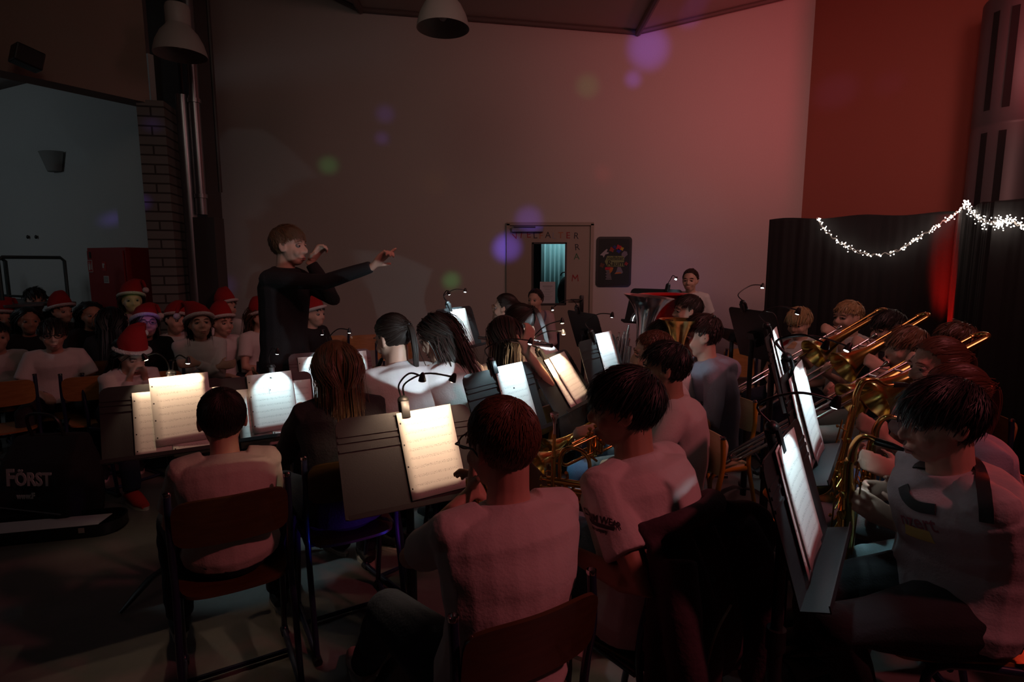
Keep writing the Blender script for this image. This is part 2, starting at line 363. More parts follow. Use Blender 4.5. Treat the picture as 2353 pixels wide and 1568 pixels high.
def hand(mb, W, d, nrm, side, s, curl=0.6, point=False, detail=True):
    """palm, four unequal bent fingers and a thumb leaving the side of the palm"""
    d = d.normalized(); nrm = (nrm - d * nrm.dot(d)).normalized(); t = d.cross(nrm).normalized() * side
    k = s
    mb.rings([[W + d * q * k + t * (math.cos(a) * w * k) + nrm * (math.sin(a) * h * k) for a in [2 * math.pi * i / 12 for i in range(12)]] for q, w, h in ((-.02, .021, .019), (.01, .024, .017), (.04, .034, .0155), (.07, .038, .014), (.09, .035, .011))])
    knk = W + d * .085 * k
    for i, (ln, off) in enumerate(((.062, .028), (.070, .0095), (.065, -.0095), (.050, -.027))):
        c = curl * (1 + .12 * i); 
        if point and i == 0: c = .08
        p = knk + t * off * k; pts = [p - d * .012]; ang = .2 * c; r = []
        for j, f in enumerate((.42, .33, .25)):
            dd = d * math.cos(ang) + nrm * math.sin(ang); pts.append(pts[-1] + dd * (ln * f * k + (.012 if j == 0 else 0))); ang += 1.15 * c
        mb.tube(pts, [.0095 * k, .0092 * k, .0085 * k, .0068 * k], n=8); mb.ell(pts[-1], (.007 * k,) * 3, n=8, m=6)
    b0 = W + d * .022 * k + t * .024 * k
    p1 = b0 + (d * .55 + t * .75 + nrm * .3).normalized() * .034 * k; p2 = p1 + (d * .85 + t * .2 + nrm * (.25 + curl * .5)).normalized() * .030 * k
    mb.tube([b0 - d * .01, b0, p1, p2], [.013 * k, .012 * k, .010 * k, .0075 * k], n=8); mb.ell(p2, (.0078 * k,) * 3, n=8, m=6)
def santa_hat(parent, HM, hs, droop=(0.10, -.06, -.02), seed=0):
    h = MB(); rr = random.Random(seed); n = 22; tip = Vector(droop); sx = 1 if tip.x > 0 else -1
    T = Matrix.Rotation(R(16), 3, 'X') @ Matrix.Rotation(R(rr.uniform(-5, 5)), 3, 'Y'); c = Vector((0, -.012, .050)) * hs
    q = lambda v: c + T @ Vector(v)
    def ring(x, y, z, r1, r2): return [q((x + math.cos(a) * r1, y + math.sin(a) * r2, z)) for a in [2 * math.pi * k / n for k in range(n)]]
    k = hs; h.rings([ring(0, 0, -.015, .087 * k, .105 * k), ring(0, 0, .035, .084 * k, .100 * k), ring(sx * .008, -.006, .080, .070 * k, .082 * k), ring(sx * .024, -.018, .118, .052 * k, .058 * k), ring(sx * .050, -.040, .140, .038, .040), ring(sx * .080, -.062, .140, .028, .028), ring(sx * .105, -.080, .118, .019, .019), ring(sx * .118, -.090, .085, .012, .012)])
    for i, v in enumerate(h.v): h.v[i] = tuple(Vector(v) + Vector((0, 0, .004 * math.sin(v[0] * 60 + v[1] * 45))))
    hat = h.build('santa_hat', REDF, parent, M=HM)
    b = MB(); b.tube([q((math.cos(a) * .090 * k, math.sin(a) * .108 * k, -.012)) for a in [2 * math.pi * i / 30 for i in range(31)]], [(.020 + rr.uniform(-.0012, .0012), .014) for _ in range(31)], n=10, caps=False)
    for i, v in enumerate(b.v): b.v[i] = tuple(Vector(v) + Vector((0, 0, .0)))
    b.build('fur_band', FUR, hat, M=HM)
    e = MB(); e.ell(q((sx * .122, -.094, .062)), (.026, .026, .026), n=14, m=10); e.build('pompom', FUR, hat, M=HM)
def glasses(parent, HM, hs):
    g = MB()
    for sx in (-1, 1):
        g.tube([Vector((sx * .031 + .024 * math.cos(a), .097, .002 + .018 * math.sin(a))) * hs for a in [2 * math.pi * k / 20 for k in range(21)]], .0022, n=6)
        g.tube([Vector((sx * .055, .097, .006)) * hs, Vector((sx * .074, .085, .006)) * hs, Vector((sx * .079, .01, .004)) * hs, Vector((sx * .079, -.012, -.012)) * hs], .0024, n=6)
    g.tube([Vector((-.008, .099, .006)) * hs, Vector((.008, .099, .006)) * hs], .002, n=6)
    return g.build('glasses', BLKP, parent, M=HM)
def person(label, head, yaw, lean=8, pitch=0, hyaw=0, roll=0, skin='fair', hair='dark', style='short', shirt=WHITE, sleeve='short', trousers=NAVY, pose='lap',
           lod=2, s=.92, hs=1.0, g=1.0, seat=.44, stand=False, hat=None, specs=False, hood=False, shoes=SHOE, seed=0, wr=None, group=None, knees=.10, thigh=None, feet=None, hint=None, curl=.6, cat='person', side_lean=0, slouch=1.0, pts_out=None, twist=0):
    """head: world point of the head centre. wr: {'L':(wrist world, hand dir, palm normal), 'R':...}. lod 3 near, 1 far."""
    yw = R(yaw); Rz = Matrix.Rotation(yw, 3, 'Z'); head = Vector(head)
    vox = {3: .0055, 2: .009, 1: .012}[lod]
    nk = .145 * s / .92; nf = .035
    L = R(lean)
    if stand: pz = .52 * (head.z + .11)
    else: pz = seat + .095
    T = max((head.z - nk - pz) / math.cos(L), .30)
    loc_head = Vector((math.sin(R(side_lean)) * T, math.sin(L) * T + nf, head.z))
    org = head - Rz @ loc_head; org.z = 0
    root = empty('person', org, yw); tag(root, label, cat, group)
    toL = lambda w: Rz.transposed() @ (Vector(w) - org)
    pel = Vector((0, 0, pz)); neck = Vector((math.sin(R(side_lean)) * T, math.sin(L) * T, head.z - nk))
    mid = (pel + neck) / 2 + Vector((0, -.035 * slouch, 0.0))
    sp = bez([pel, mid, neck], 6)
    def torso(mb, k, t0=-.14, addy=0.0, collar=False):
        tab = [(-.14, .150, .112), (0, .158, .120), (.2, .142, .108), (.4, .138, .104), (.6, .150, .110), (.8, .165, .108), (.92, .150, .088), (1.0, .088, .066), (1.05, .056, .056)]
        rs = []
        for t, w, d in tab:
            if t < t0: continue
            i = min(max(t, 0), 1) * 12; a = sp[min(int(i), 12)]; b = sp[min(int(i) + 1, 12)]; c = a + (b - a) * (i - int(i))
            tv = (sp[min(int(i) + 1, 12)] - sp[max(int(i) - 1, 0)]).normalized()
            if t < 0 or t > 1: c = c + tv * ((t if t < 0 else t - 1) * T)
            v = tv.cross(Vector((1, 0, 0))); tw = R(twist) * max(t, 0); u = Vector((math.cos(tw), math.sin(tw), 0))
            w2 = w * s / .92 * g * k + addy; d2 = d * s / .92 * g * k + addy
            if t >= .98: w2 = w * s / .92 * k + addy; d2 = d * s / .92 * k + addy
            rs.append([c + u * (math.cos(a_) * w2 * (1 - .12 * math.sin(a_) ** 2)) - v * (math.sin(a_) * d2) for a_ in [2 * math.pi * q / 20 for q in range(20)]])
        mb.rings(rs)
    tw = R(twist)
    sh = {sd: neck + Vector((sx * .142 * g ** .5 * s / .92 * math.cos(tw), sx * .142 * math.sin(tw), 0)) + (sp[10] - sp[12]) * .55 for sd, sx in (('L', -1), ('R', 1))}
    # arms
    ua, fa = .265 * s / .92, .235 * s / .92
    hc = loc_head; pres = {
        'lap': lambda sx: (Vector((sx * .10, .26, pz + .09)), Vector((-sx * .5, .8, -.3)), Vector((0, 0, -1))),
        'phone': lambda sx: (Vector((sx * .05, .20, head.z - .16)), Vector((-sx * .3, .2, 1)), Vector((-sx, .3, 0))),
        'cross': lambda sx: (Vector((-sx * .07, .24, pz + .25 - .02 * sx)), Vector((-sx * 1, .1, .1)), Vector((0, -1, 0))),
        'clarinet': lambda sx: (Vector((sx * .045, .25 + (.10 if sx > 0 else 0), head.z - .26 - (.15 if sx > 0 else 0))), Vector((-sx * .6, .7, .1)), Vector((-sx, -.2, -.3))),
        'trumpet': lambda sx: (Vector((sx * .065, .25, head.z - .14)), Vector((-sx * .3, .8, .5)), Vector((-sx, 0, 0))),
        'flute': lambda sx: (Vector((.22 + .12 * sx, .16 + (.03 if sx < 0 else -.03), head.z - .12)), Vector((.0, .2 if sx > 0 else -.2, 1)), Vector((0, -sx, 0))),
        'sax': lambda sx: (Vector((sx * .07 + .03, .27, head.z - (.25 if sx < 0 else .42))), Vector((-sx * .7, .6, .1)), Vector((-sx, -.3, 0))),
        'tuba': lambda sx: (Vector((sx * .16, .26, head.z - .33)), Vector((-sx * .6, .7, .3)), Vector((-sx, 0, -.2))),
        'trombone': lambda sx: (Vector((-.05 if sx < 0 else .04, .16 if sx < 0 else .38, head.z - (.13 if sx < 0 else .28))), Vector((-sx * .4, .6, .5)), Vector((-sx, 0, 0))),
        'down': lambda sx: (Vector((sx * .20, .05, pz - .08)), Vector((0, .1, -1)), Vector((-sx, 0, 0))),
        'behind': lambda sx: (Vector((sx * .08, -.14, pz + .02)), Vector((-sx * .7, 0, -.6)), Vector((0, 1, 0))),
    }[pose]
    body = MB(); shirt_mb = MB(); arms = {}
    for sd, sx in (('L', -1), ('R', 1)):
        if wr and sd in wr:
            W = toL(wr[sd][0]); hd = Rz.transposed() @ Vector(wr[sd][1]); hn = Rz.transposed() @ Vector(wr[sd][2])
        else: W, hd, hn = pres(sx)
        S = sh[sd]
        hv = (hint or {}).get(sd); hv = Rz.transposed() @ Vector(hv) if hv else Vector((sx * .7, -.25, -1))
        E = ik(S, W, ua, fa, hv); arms[sd] = (S, E, W)
        body.tube([S + (neck - S) * .4, S, S.lerp(E, .3), S.lerp(E, .7), E, E.lerp(W, .25), E.lerp(W, .65), W, W + hd.normalized() * .01], [.040 * g, .042 * g, .039 * g, .034 * g, .031, .032, .027, .020, .018], n=12)
        hand(body, W, hd, hn, sx, s / .92 * (1.0 if lod > 1 else 1.1), curl=curl, point=bool(wr and sd in wr and len(wr[sd]) > 3))
        e = 1.0 if sleeve == 'long' else .0
        if sleeve == 'long':
            shirt_mb.tube([S + (neck - S) * .5, S, S.lerp(E, .3), S.lerp(E, .7), E, E.lerp(W, .3), E.lerp(W, .7), E.lerp(W, .95)], [.058, .062 * g, .056 * g, .050 * g, .049, .046, .040, .034], n=14)
        elif sleeve == 'short':
            shirt_mb.tube([S + (neck - S) * .5, S, S.lerp(E, .25), S.lerp(E, .5), S.lerp(E, .66)], [.052, .058 * g, .056 * g, .056 * g, .058 * g], n=14)
        shirt_mb.ell(S, (.055 * g, .055 * g, .052 * g))
    torso(body, .86)
    # neck and head
    HM3 = Matrix.Rotation(R(hyaw), 3, 'Z') @ Matrix.Rotation(R(-pitch), 3, 'X') @ Matrix.Rotation(R(roll), 3, 'Y')
    HM = Matrix.Translation(hc) @ HM3.to_4x4()
    h = lambda x, y, z: hc + HM3 @ (Vector((x, y, z)) * hs)
    body.tube([neck - (neck - sp[9]).normalized() * .03, neck.lerp(h(0, -.02, -.05), .45), h(0, -.02, -.05), h(0, -.015, -.01)], [.058 * s / .92, .050 * s / .92 * g ** .5, .050 * s / .92, .045], n=14)
    hm = MB()
    def E_(x, y, z, a, b, c, rot=None): hm.ell((x, y, z), (a, b, c), rot, n=18, m=12)
    E_(0, -.012, .030, .071, .091, .083); E_(0, .020, -.020, .0635, .070, .080); E_(0, .038, -.082, .036, .040, .028); E_(0, .022, -.060, .054, .052, .042)
    E_(0, .068, .022, .050, .022, .016)
    for sx in (-1, 1):
        E_(sx * .034, .060, -.034, .024, .022, .026); E_(sx * .012, .088, -.034, .008, .009, .007)
        E_(sx * .074, -.004, -.006, .009, .019, .031, Matrix.Rotation(R(12 * sx), 3, 'Z') @ Matrix.Rotation(R(10), 3, 'X'))
    hm.tube([(0, .080, .016), (0, .092, -.004), (0, .104, -.024), (0, .103, -.034), (0, .086, -.040)], [.007, .0075, .0095, .0095, .006], n=10)
    E_(0, .080, -.0655, .024, .0125, .0062); E_(0, .078, -.0775, .021, .0125, .0068)
    body.add([hc + HM3 @ (Vector(v) * hs) for v in hm.v], hm.f)
    # legs
    tl = thigh or .40 * s / .92; leg = MB(); feetp = []
    for sd, sx in (('L', -1), ('R', 1)):
        hip = Vector((sx * .085, .0, pz - .015))
        if stand: kn = Vector((sx * .10, .02, pz * .52)); an = Vector((sx * .11, -.01, .085))
        else:
            kn = Vector((sx * (.085 + knees), tl * .98, seat + .075)); an = Vector((sx * (.08 + knees * 1.1), tl * .98 + .03, .085))
        if feet and sd in feet:
            kn = toL(feet[sd][0]); an = toL(feet[sd][1])
        body.tube([hip, hip.lerp(kn, .5), kn, kn.lerp(an, .4), an], [.070, .060, .045, .042, .030], n=10)
        leg.tube([hip + Vector((0, -.02, 0)), hip, hip.lerp(kn, .3), hip.lerp(kn, .7), kn, kn.lerp(an, .25), kn.lerp(an, .6), an + Vector((0, 0, .01))], [.088 * g, .096 * g, .088 * g, .073, .064, .062, .056, .052], n=14)
        leg.ell(kn, (.062, .062, .062)); feetp.append(an)
    leg.ell(pel + Vector((0, -.01, -.01)), (.150 * g, .118 * g, .105)); leg.ell(pel + Vector((0, 0, .06)), (.140 * g, .108 * g, .06))
    fused(body, 'body', SKIN[skin], root, vox, 3 if lod == 3 else 2, head_post(np.array(HM.inverted()), np.array(HM), hs))
    torso(shirt_mb, 1.0, -.14, .018)
    shirt_mb.tube([neck + (sp[12] - sp[10]).normalized() * .012 + Vector((math.cos(a) * .064, math.sin(a) * .058 + .004, .016 * -math.sin(a))) * (s / .92) for a in [2 * math.pi * k / 16 for k in range(17)]], .010, n=8, caps=False)
    if hood:
        shirt_mb.tube([neck + Vector((-.10, .03, -.01)), neck + Vector((-.095, -.07, -.005)), neck + Vector((0, -.125, -.04)), neck + Vector((.095, -.07, -.005)), neck + Vector((.10, .03, -.01))], [.030, .046, .068, .046, .030], n=12)
    top = {'hood': 'hooded_sweatshirt'}.get('hood' if hood else '', 'sweater' if sleeve == 'long' else 't_shirt')
    so = fused(shirt_mb, top, shirt, root, vox * 1.1, 3, wrinkle(.0042 if lod > 1 else .003, seed + 1))
    fused(leg, 'trousers', trousers, root, vox * 1.2, 3, wrinkle(.0045, seed + 5))
    for an, sx in zip(feetp, (-1, 1)):
        if an.z > .5: continue
        f = MB(); f.tube([an + Vector((0, -.055, -.035)), an + Vector((0, -.02, -.02)), an + Vector((sx * .005, .04, -.028)), an + Vector((sx * .01, .10, -.048)), an + Vector((sx * .01, .165, -.056))], [.030, .042, .042, .040, .024], n=12, flat=.9)
        for i, v in enumerate(f.v): f.v[i] = (v[0], v[1], max(v[2], an.z - .075))
        fo = f.build('shoe', shoes, root)
        q = MB(); q.prism([(an.x + sx * .006 + .040 * math.cos(a) * (1 if math.sin(a) > 0 else .8), an.y + .05 + .128 * math.sin(a)) for a in [2 * math.pi * k / 18 for k in range(18)]], an.z - .085, an.z - .066); q.build('sole', SOLE, fo)
    # hair, eyes
    n_ = {3: 2600, 2: 700, 1: 220}[lod]; rd = {3: .0010, 2: .0018, 1: .0034}[lod]
    if style == 'crop' and lod == 3: n_, rd = 4600, .0007
    if style: make_strands('hair', HAIR[hair], root, HM, hs, style, n_, rd, 8 if lod > 1 else 6, seed + 3)
    for sx in (-1, 1):
        e = MB(); e.ell(Vector((sx * .031, .0685, .001)) * hs, (.0135 * hs,) * 3, n=14, m=10); eo = e.build('eye', EYEW, root, M=HM)
        i = MB(); i.ell(Vector((sx * .031, .0792, .000)) * hs, (.0072 * hs, .0036 * hs, .0068 * hs), n=12, m=8); i.build('iris', EYED, eo, M=HM)
        if lod > 1:
            l = MB(); l.tube([Vector((sx * a, b, c)) * hs for a, b, c in ((.014, .083, .012), (.024, .0865, .0095), (.036, .0840, .0085), (.048, .074, .003))], [.002, .0042, .0042, .002], n=8); l.build('eyelid', SKIN[skin], root, M=HM)
            b = MB(); b.tube([Vector((sx * a, bb, c)) * hs for a, bb, c in ((.014, .0885, .022), (.028, .089, .027), (.042, .081, .026), (.052, .071, .020))], [.0016, .0028, .0026, .001], n=6); b.build('eyebrow', HAIR[hair], root, M=HM)
    if lod > 1:
        l = MB(); l.tube([Vector((x, .0925 - abs(x) * .22, -.066 - abs(x) * .02)) * hs for x in (-.022, -.011, 0, .011, .022)], [.0012, .0036, .0032, .0036, .0012], n=8); l.tube([Vector((x, .0912 - abs(x) * .22, -.0765 + abs(x) * .08)) * hs for x in (-.019, -.009, 0, .009, .019)], [.0012, .0042, .0046, .0042, .0012], n=8)
        l.build('lips', LIP, root, M=HM)
    if hat is not None: santa_hat(root, HM, hs, hat, seed)
    if specs: glasses(root, HM, hs)
    W4 = Matrix.Translation(org) @ Rz.to_4x4()
    info = dict(root=root, org=org, yaw=yw, W4=W4, mouth=W4 @ (HM @ (Vector((0, .098, -.071)) * hs)), HM=W4 @ HM, arms={k: [W4 @ p for p in v] for k, v in arms.items()}, pelvis=W4 @ pel, neck=W4 @ neck, back=W4 @ (sp[5] + Vector((0, -.12, 0))), pz=pz, local=W4, sp=sp, Rz=Rz, HMl=HM)
    return info
# ---------------------------------------------------------------- furniture
def slab(mb, fn, nu, nv, th):
    """a bent board: fn(u, v) -> point, u and v 0..1"""
    g = [[Vector(fn(i / nu, j / nv)) for j in range(nv + 1)] for i in range(nu + 1)]; top = []; bot = []
    for i in range(nu + 1):
        for j in range(nv + 1):
            du = g[min(i + 1, nu)][j] - g[max(i - 1, 0)][j]; dv = g[i][min(j + 1, nv)] - g[i][max(j - 1, 0)]
            n = du.cross(dv).normalized(); top.append(g[i][j] + n * th / 2); bot.append(g[i][j] - n * th / 2)
    N = (nu + 1) * (nv + 1); ix = lambda i, j: i * (nv + 1) + j; fs = []
    for i in range(nu):
        for j in range(nv):
            q = (ix(i, j), ix(i + 1, j), ix(i + 1, j + 1), ix(i, j + 1)); fs.append(q); fs.append(tuple(k + N for k in reversed(q)))
    rim = [ix(i, 0) for i in range(nu + 1)] + [ix(nu, j) for j in range(1, nv + 1)] + [ix(i, nv) for i in range(nu - 1, -1, -1)] + [ix(0, j) for j in range(nv - 1, 0, -1)]
    for a, b in zip(rim, rim[1:] + rim[:1]): fs.append((b, a, a + N, b + N))
    mb.add(top + bot, fs)
def rounded(u, v, w, h, r=.22):
    """squeeze a unit square towards rounded corners"""
    x = (u - .5) * 2; y = (v - .5) * 2
    k = (abs(x) ** 6 + abs(y) ** 6) ** (1 / 6) if (x or y) else 1; m = max(abs(x), abs(y)) or 1
    return x * m / k * w / 2 if k else 0, y * m / k * h / 2 if k else 0
def make_chair(frame, wood):
    t = empty('school_chair')
    b = MB()
    def back(u, v):
        x, z = rounded(u, v, .385, .175); return (x, -.222 + .55 * x * x + .02 * abs(x) - z * .18, .728 + z)
    slab(b, back, 16, 8, .011); b.build('backrest', wood, t)
    s = MB()
    def seat(u, v):
        x, y = rounded(u, v, .40, .40); dz = -.25 * max(0, y - .10) ** 2 * 6 - .06 * max(0, -y - .1) + .12 * abs(x) ** 2 * 0
        return (x * (1 - .08 * (y < 0) * abs(y) / .2), y, .462 + dz - .012 * math.cos(x * 9) * math.cos(y * 5))
    slab(s, seat, 14, 12, .012); s.build('seat', wood, t)
    for sx in (-1, 1):
        f = MB(); X = sx * .200
        f.tube(bez([(X, -.175, .828), (X, -.182, .70), (X, -.16, .58), (X * .99, -.155, .46), (X, -.20, .28), (X, -.255, .028)], 5) , .0125, n=10)
        f.tube(bez([(X, -.262, .020), (X, -.1, .016), (X, .12, .016), (X, .165, .03), (X, .17, .06), (X * .99, .12, .28), (X * .97, .10, .44), (X * .97, -.14, .445)], 5), .0125, n=10, flat=1.1)
        fr = f.build('side_frame', frame, t)
        c = MB(); c.lathe([(.0001, 0), (.0135, .001), (.0145, .006), (.0135, .012)], (X, -.1745, .828), (0, .03, 1), n=10); c.build('end_cap', CHROME, fr)
        for yy in (-.262, .165):
            c = MB(); c.tube([(X, yy - .022, .014), (X, yy + .022, .014)], .0175, n=10); c.build('foot_cap', BLKP, fr)
        
    for y_, z_ in ((.02, .016), (.06, .44), (-.13, .444)): c = MB(); c.tube([(-.2, y_, z_), (.2, y_, z_)], .010, n=8); c.build('crossbar', frame, t)
    S_ = Matrix.Diagonal((.90, .93, .95, 1))
    for o in t.children_recursive: o.data.transform(S_)
    return t
CH = {}
def chair(kind, x, y, rz, label, group='wooden school chairs'):
    if kind not in CH: CH[kind] = make_chair(*{'blue': (FRB, WOODSH), 'yellow': (FRY, WOOD), 'lime': (FRY, LIMEW), 'light': (FRB, WOOD)}[kind]); o = CH[kind]
    else: o = copy_tree(CH[kind])
    o.location = (x, y, 0); o.rotation_euler = (0, 0, rz); return tag(o, label, 'chair', group)
def chair_for(p, kind, label, back=.035, dy=0):
    v = p['Rz'] @ Vector((0, back, 0)); return chair(kind, p['org'].x + v.x, p['org'].y + v.y, p['yaw'] + R(dy), label)

def make_stand(h, tilt, legrot=0):
    """orchestra stand; the desk's face looks along -Y of the stand, h = height of the desk centre"""
    t = empty('music_stand'); T = R(tilt)
    Mx = Matrix.Translation((0, 0, h)) @ Matrix.Rotation(-T, 4, 'X')
    d = MB(); w, hh = .49, .33
    poly = [(-w / 2, -hh / 2), (w / 2, -hh / 2), (w / 2, hh / 2 - .035)] + [(w / 2 - .035 + .035 * math.cos(a), hh / 2 - .035 + .035 * math.sin(a)) for a in (R(30), R(60), R(90))] + [(-w / 2 + .035 + .035 * math.cos(a), hh / 2 - .035 + .035 * math.sin(a)) for a in (R(90), R(120), R(150))] + [(-w / 2, hh / 2 - .035)]
    FM = Matrix(((1, 0, 0, 0), (0, 0, -1, 0), (0, 1, 0, 0), (0, 0, 0, 1)))       # x, z-up, face to -y
    d.prism(poly, -.002, .002, FM); dk = d.build('desk', STEELB, t, smooth=False, M=Mx)
    r = MB()
    for z in (.085, .105, .055): r.box((0, -.0035, z), (w * .985, .004, .008))
    r.build('rib', STEELB, dk, smooth=False, M=Mx)
    l = MB(); l.box((0, -.032, -hh / 2), (w, .064, .003)); l.box((0, -.063, -hh / 2 + .008), (w, .003, .016)); l.build('ledge', STEELB, t, smooth=False, M=Mx)
    k = MB(); k.box((0, .022, -.02), (.07, .035, .09)); k.tube([(-.05, .03, -.02), (.05, .03, -.02)], .010, n=10); k.build('tilt_bracket', BLKP, t, M=Mx)
    p = MB(); p.tube([(0, .03, .10), (0, .03, h - .03)], .0145, n=14); p.build('pole', STEELB, t)
    q = MB(); q.tube([(0, .03, .07), (0, .03, .52)], .019, n=14); q.tube([(0, .03, .50), (0, .03, .56)], .025, n=14); q.tube([(0, .03, .53), (.05, .03, .53)], .009, n=8); q.build('height_clutch', BLKP, t)
    for i in range(3):
        a = R(90 + 120 * i + legrot); c, s = math.cos(a), math.sin(a); g = MB()
        pts = [(c * q + 0, .03 + s * q, z) for q, z in ((.01, .115), (.06, .125), (.13, .105), (.20, .06), (.265, .012))]
        g.tube(pts, [(.016, .010), (.024, .006), (.026, .006), (.022, .006), (.010, .006)], n=10)
        g.build('leg', STEELB, t)
    t['h'] = h; return t, Mx
def on_desk(st, Mx): return Matrix.Translation(st.location) @ Matrix.Rotation(st.rotation_euler[2], 4, 'Z') @ Mx
SHEETN = [0]
def sheet(Wm, x, z, w, h, rot, m, label, lift=.007, curl=.01, group='sheet music on the stands'):
    """paper leaning on a desk: Wm desk matrix, x z centre on the desk face"""
    SHEETN[0] += 1; nu, nv = 6, 8; bm = MB(); vs = []; M2 = Matrix.Rotation(R(rot), 3, 'Z'); uv = []
    for side in (0, 1):
        for j in range(nv + 1):
            for i in range(nu + 1):
                u, v = i / nu, j / nv; a = (u - .5) * w; b = (v - .5) * h; q = M2 @ Vector((a, b, 0))
                y = -lift - curl * ((u - .5) ** 2 * 1.5 + .6 * (v - .4) ** 2 + .35 * math.sin(5 * v + SHEETN[0]) * u * (1 - u)) + side * .0009
                vs.append(Vector((x + q.x, y, z + q.y)))
    N = (nu + 1) * (nv + 1); fs = []
    for j in range(nv):
        for i in range(nu):
            a = j * (nu + 1) + i; fs.append((a, a + 1, a + nu + 2, a + nu + 1)); fs.append((N + a, N + a + nu + 1, N + a + nu + 2, N + a + 1))
    rim = list(range(nu + 1)) + [k * (nu + 1) + nu for k in range(1, nv + 1)] + [nv * (nu + 1) + i for i in range(nu - 1, -1, -1)] + [k * (nu + 1) for k in range(nv - 1, 0, -1)]
    for a, b in zip(rim, rim[1:] + rim[:1]): fs.append((b, a, a + N, b + N))
    bm.add(vs, fs); me = bpy.data.meshes.new('sheet_music'); me.from_pydata([tuple(v) for v in bm.v], [], bm.f); me.update()
    ul = me.uv_layers.new(name='UVMap'); uvs = [((k % N) % (nu + 1) / nu, ((k % N) // (nu + 1)) / nv) for k in range(2 * N)]
    for lp in me.loops: ul.data[lp.index].uv = uvs[lp.vertex_index]
    me.transform(Wm); o = bpy.data.objects.new('sheet_music', me); col.objects.link(o); me.materials.append(m); me.shade_smooth(); return tag(o, label, 'sheet music', group)
def stand_light(Wm, x, ztop, heads, label, warm, energy=2.5, ang=95, group='clip lights on the music stands'):
    """clip lamp on a desk's top edge; heads: lamp head positions in the desk's frame (x, y, z) and what they look at"""
    t = empty('stand_light', Wm @ Vector((x, 0, ztop))); Ti = Matrix.Translation(-t.location) @ Wm
    tag(t, label, 'lamp', group)
    c = MB(); c.box((x, -.010, ztop + .004), (.030, .010, .060)); c.box((x, .012, ztop + .010), (.034, .014, .055)); c.ell((x, .002, ztop + .040), (.021, .017, .017)); c.build('clamp', BLKP, t, M=Ti, bevel=.002)
    for i, (hp, tg, e) in enumerate(heads):
        hp = Vector(hp); b = Vector((x + (.006 if i else -.006), 0, ztop + .05)); tg = Vector(tg); dr = (tg - hp).normalized()
        n = MB(); n.tube(bez([b, b + Vector(((hp.x - b.x) * .1, .02, .05)), (b + hp) / 2 + Vector((0, 0, .055)), hp - dr * .012], 6), .0032, n=8); gn = n.build('gooseneck', BLKP, t, M=Ti)
        hd = MB(); hd.lathe([(.004, -.026), (.008, -.020), (.012, -.004), (.0135, .004)], hp, dr, n=14, caps=True); ho = hd.build('lamp_head', BLKP, t, M=Ti)
        le = MB(); le.ell(hp + dr * .0048, (.0085, .0085, .0030), dr.to_track_quat('Z', 'Y').to_matrix(), n=12, m=6); le.build('led', LEDW if warm else LEDC, ho, M=Ti)
        if e: spot('stand_lamp_beam', Wm @ (hp + dr * .010), Wm @ tg, energy * e, (1, .69, .44) if warm else (.62, .93, 1), ang, .35, .006)
    return t
def mk_stand(px, py, Y, face, h=None, tilt=20, legrot=0, label='', pt=None):
    """face: compass of the desk's face; 0 looks at the camera side (-Y), + turns it towards +X"""
    p = pt or P(px, py, Y); st, Mx = make_stand(p.z, tilt, legrot); st.location = (p.x, p.y, 0); st.rotation_euler = (0, 0, R(face)); tag(st, label, 'music stand', 'black music stands')
    return st, Matrix.Translation((p.x, p.y, 0)) @ Matrix.Rotation(R(face), 4, 'Z') @ Mx

# ---------------------------------------------------------------- instruments (built along +Y from the mouthpiece at the origin, Z up)
def place(t, M): t.matrix_world = M; return t
def look(o, fwd, up=(0, 0, 1)):
    f = Vector(fwd).normalized(); u = Vector(up); x = f.cross(u).normalized(); z = x.cross(f); return basis(o, x, f, z)
def bell_prof(r0, r1, L, n=12): return [(r0 + (r1 - r0) * ((k / n) ** 5 * .75 + (k / n) ** 2 * .18 + .07 * k / n), L * k / n) for k in range(n + 1)]
def lathe_bell(mb, r0, r1, L, o, ax, n=28, th=.002, wide=False):
    pr = bell_prof(r0, r1, L, 14) if not wide else [(r0 + (r1 - r0) * (.66 * (k / 20) ** 9 + .34 * (k / 20) ** 2), L * k / 20) for k in range(21)]; inn = [(max(r - th, .001), h) for r, h in reversed(pr)]
    mb.lathe(pr + [(pr[-1][0] + .0015, pr[-1][1] + .001)] + inn, o, ax, n=n)
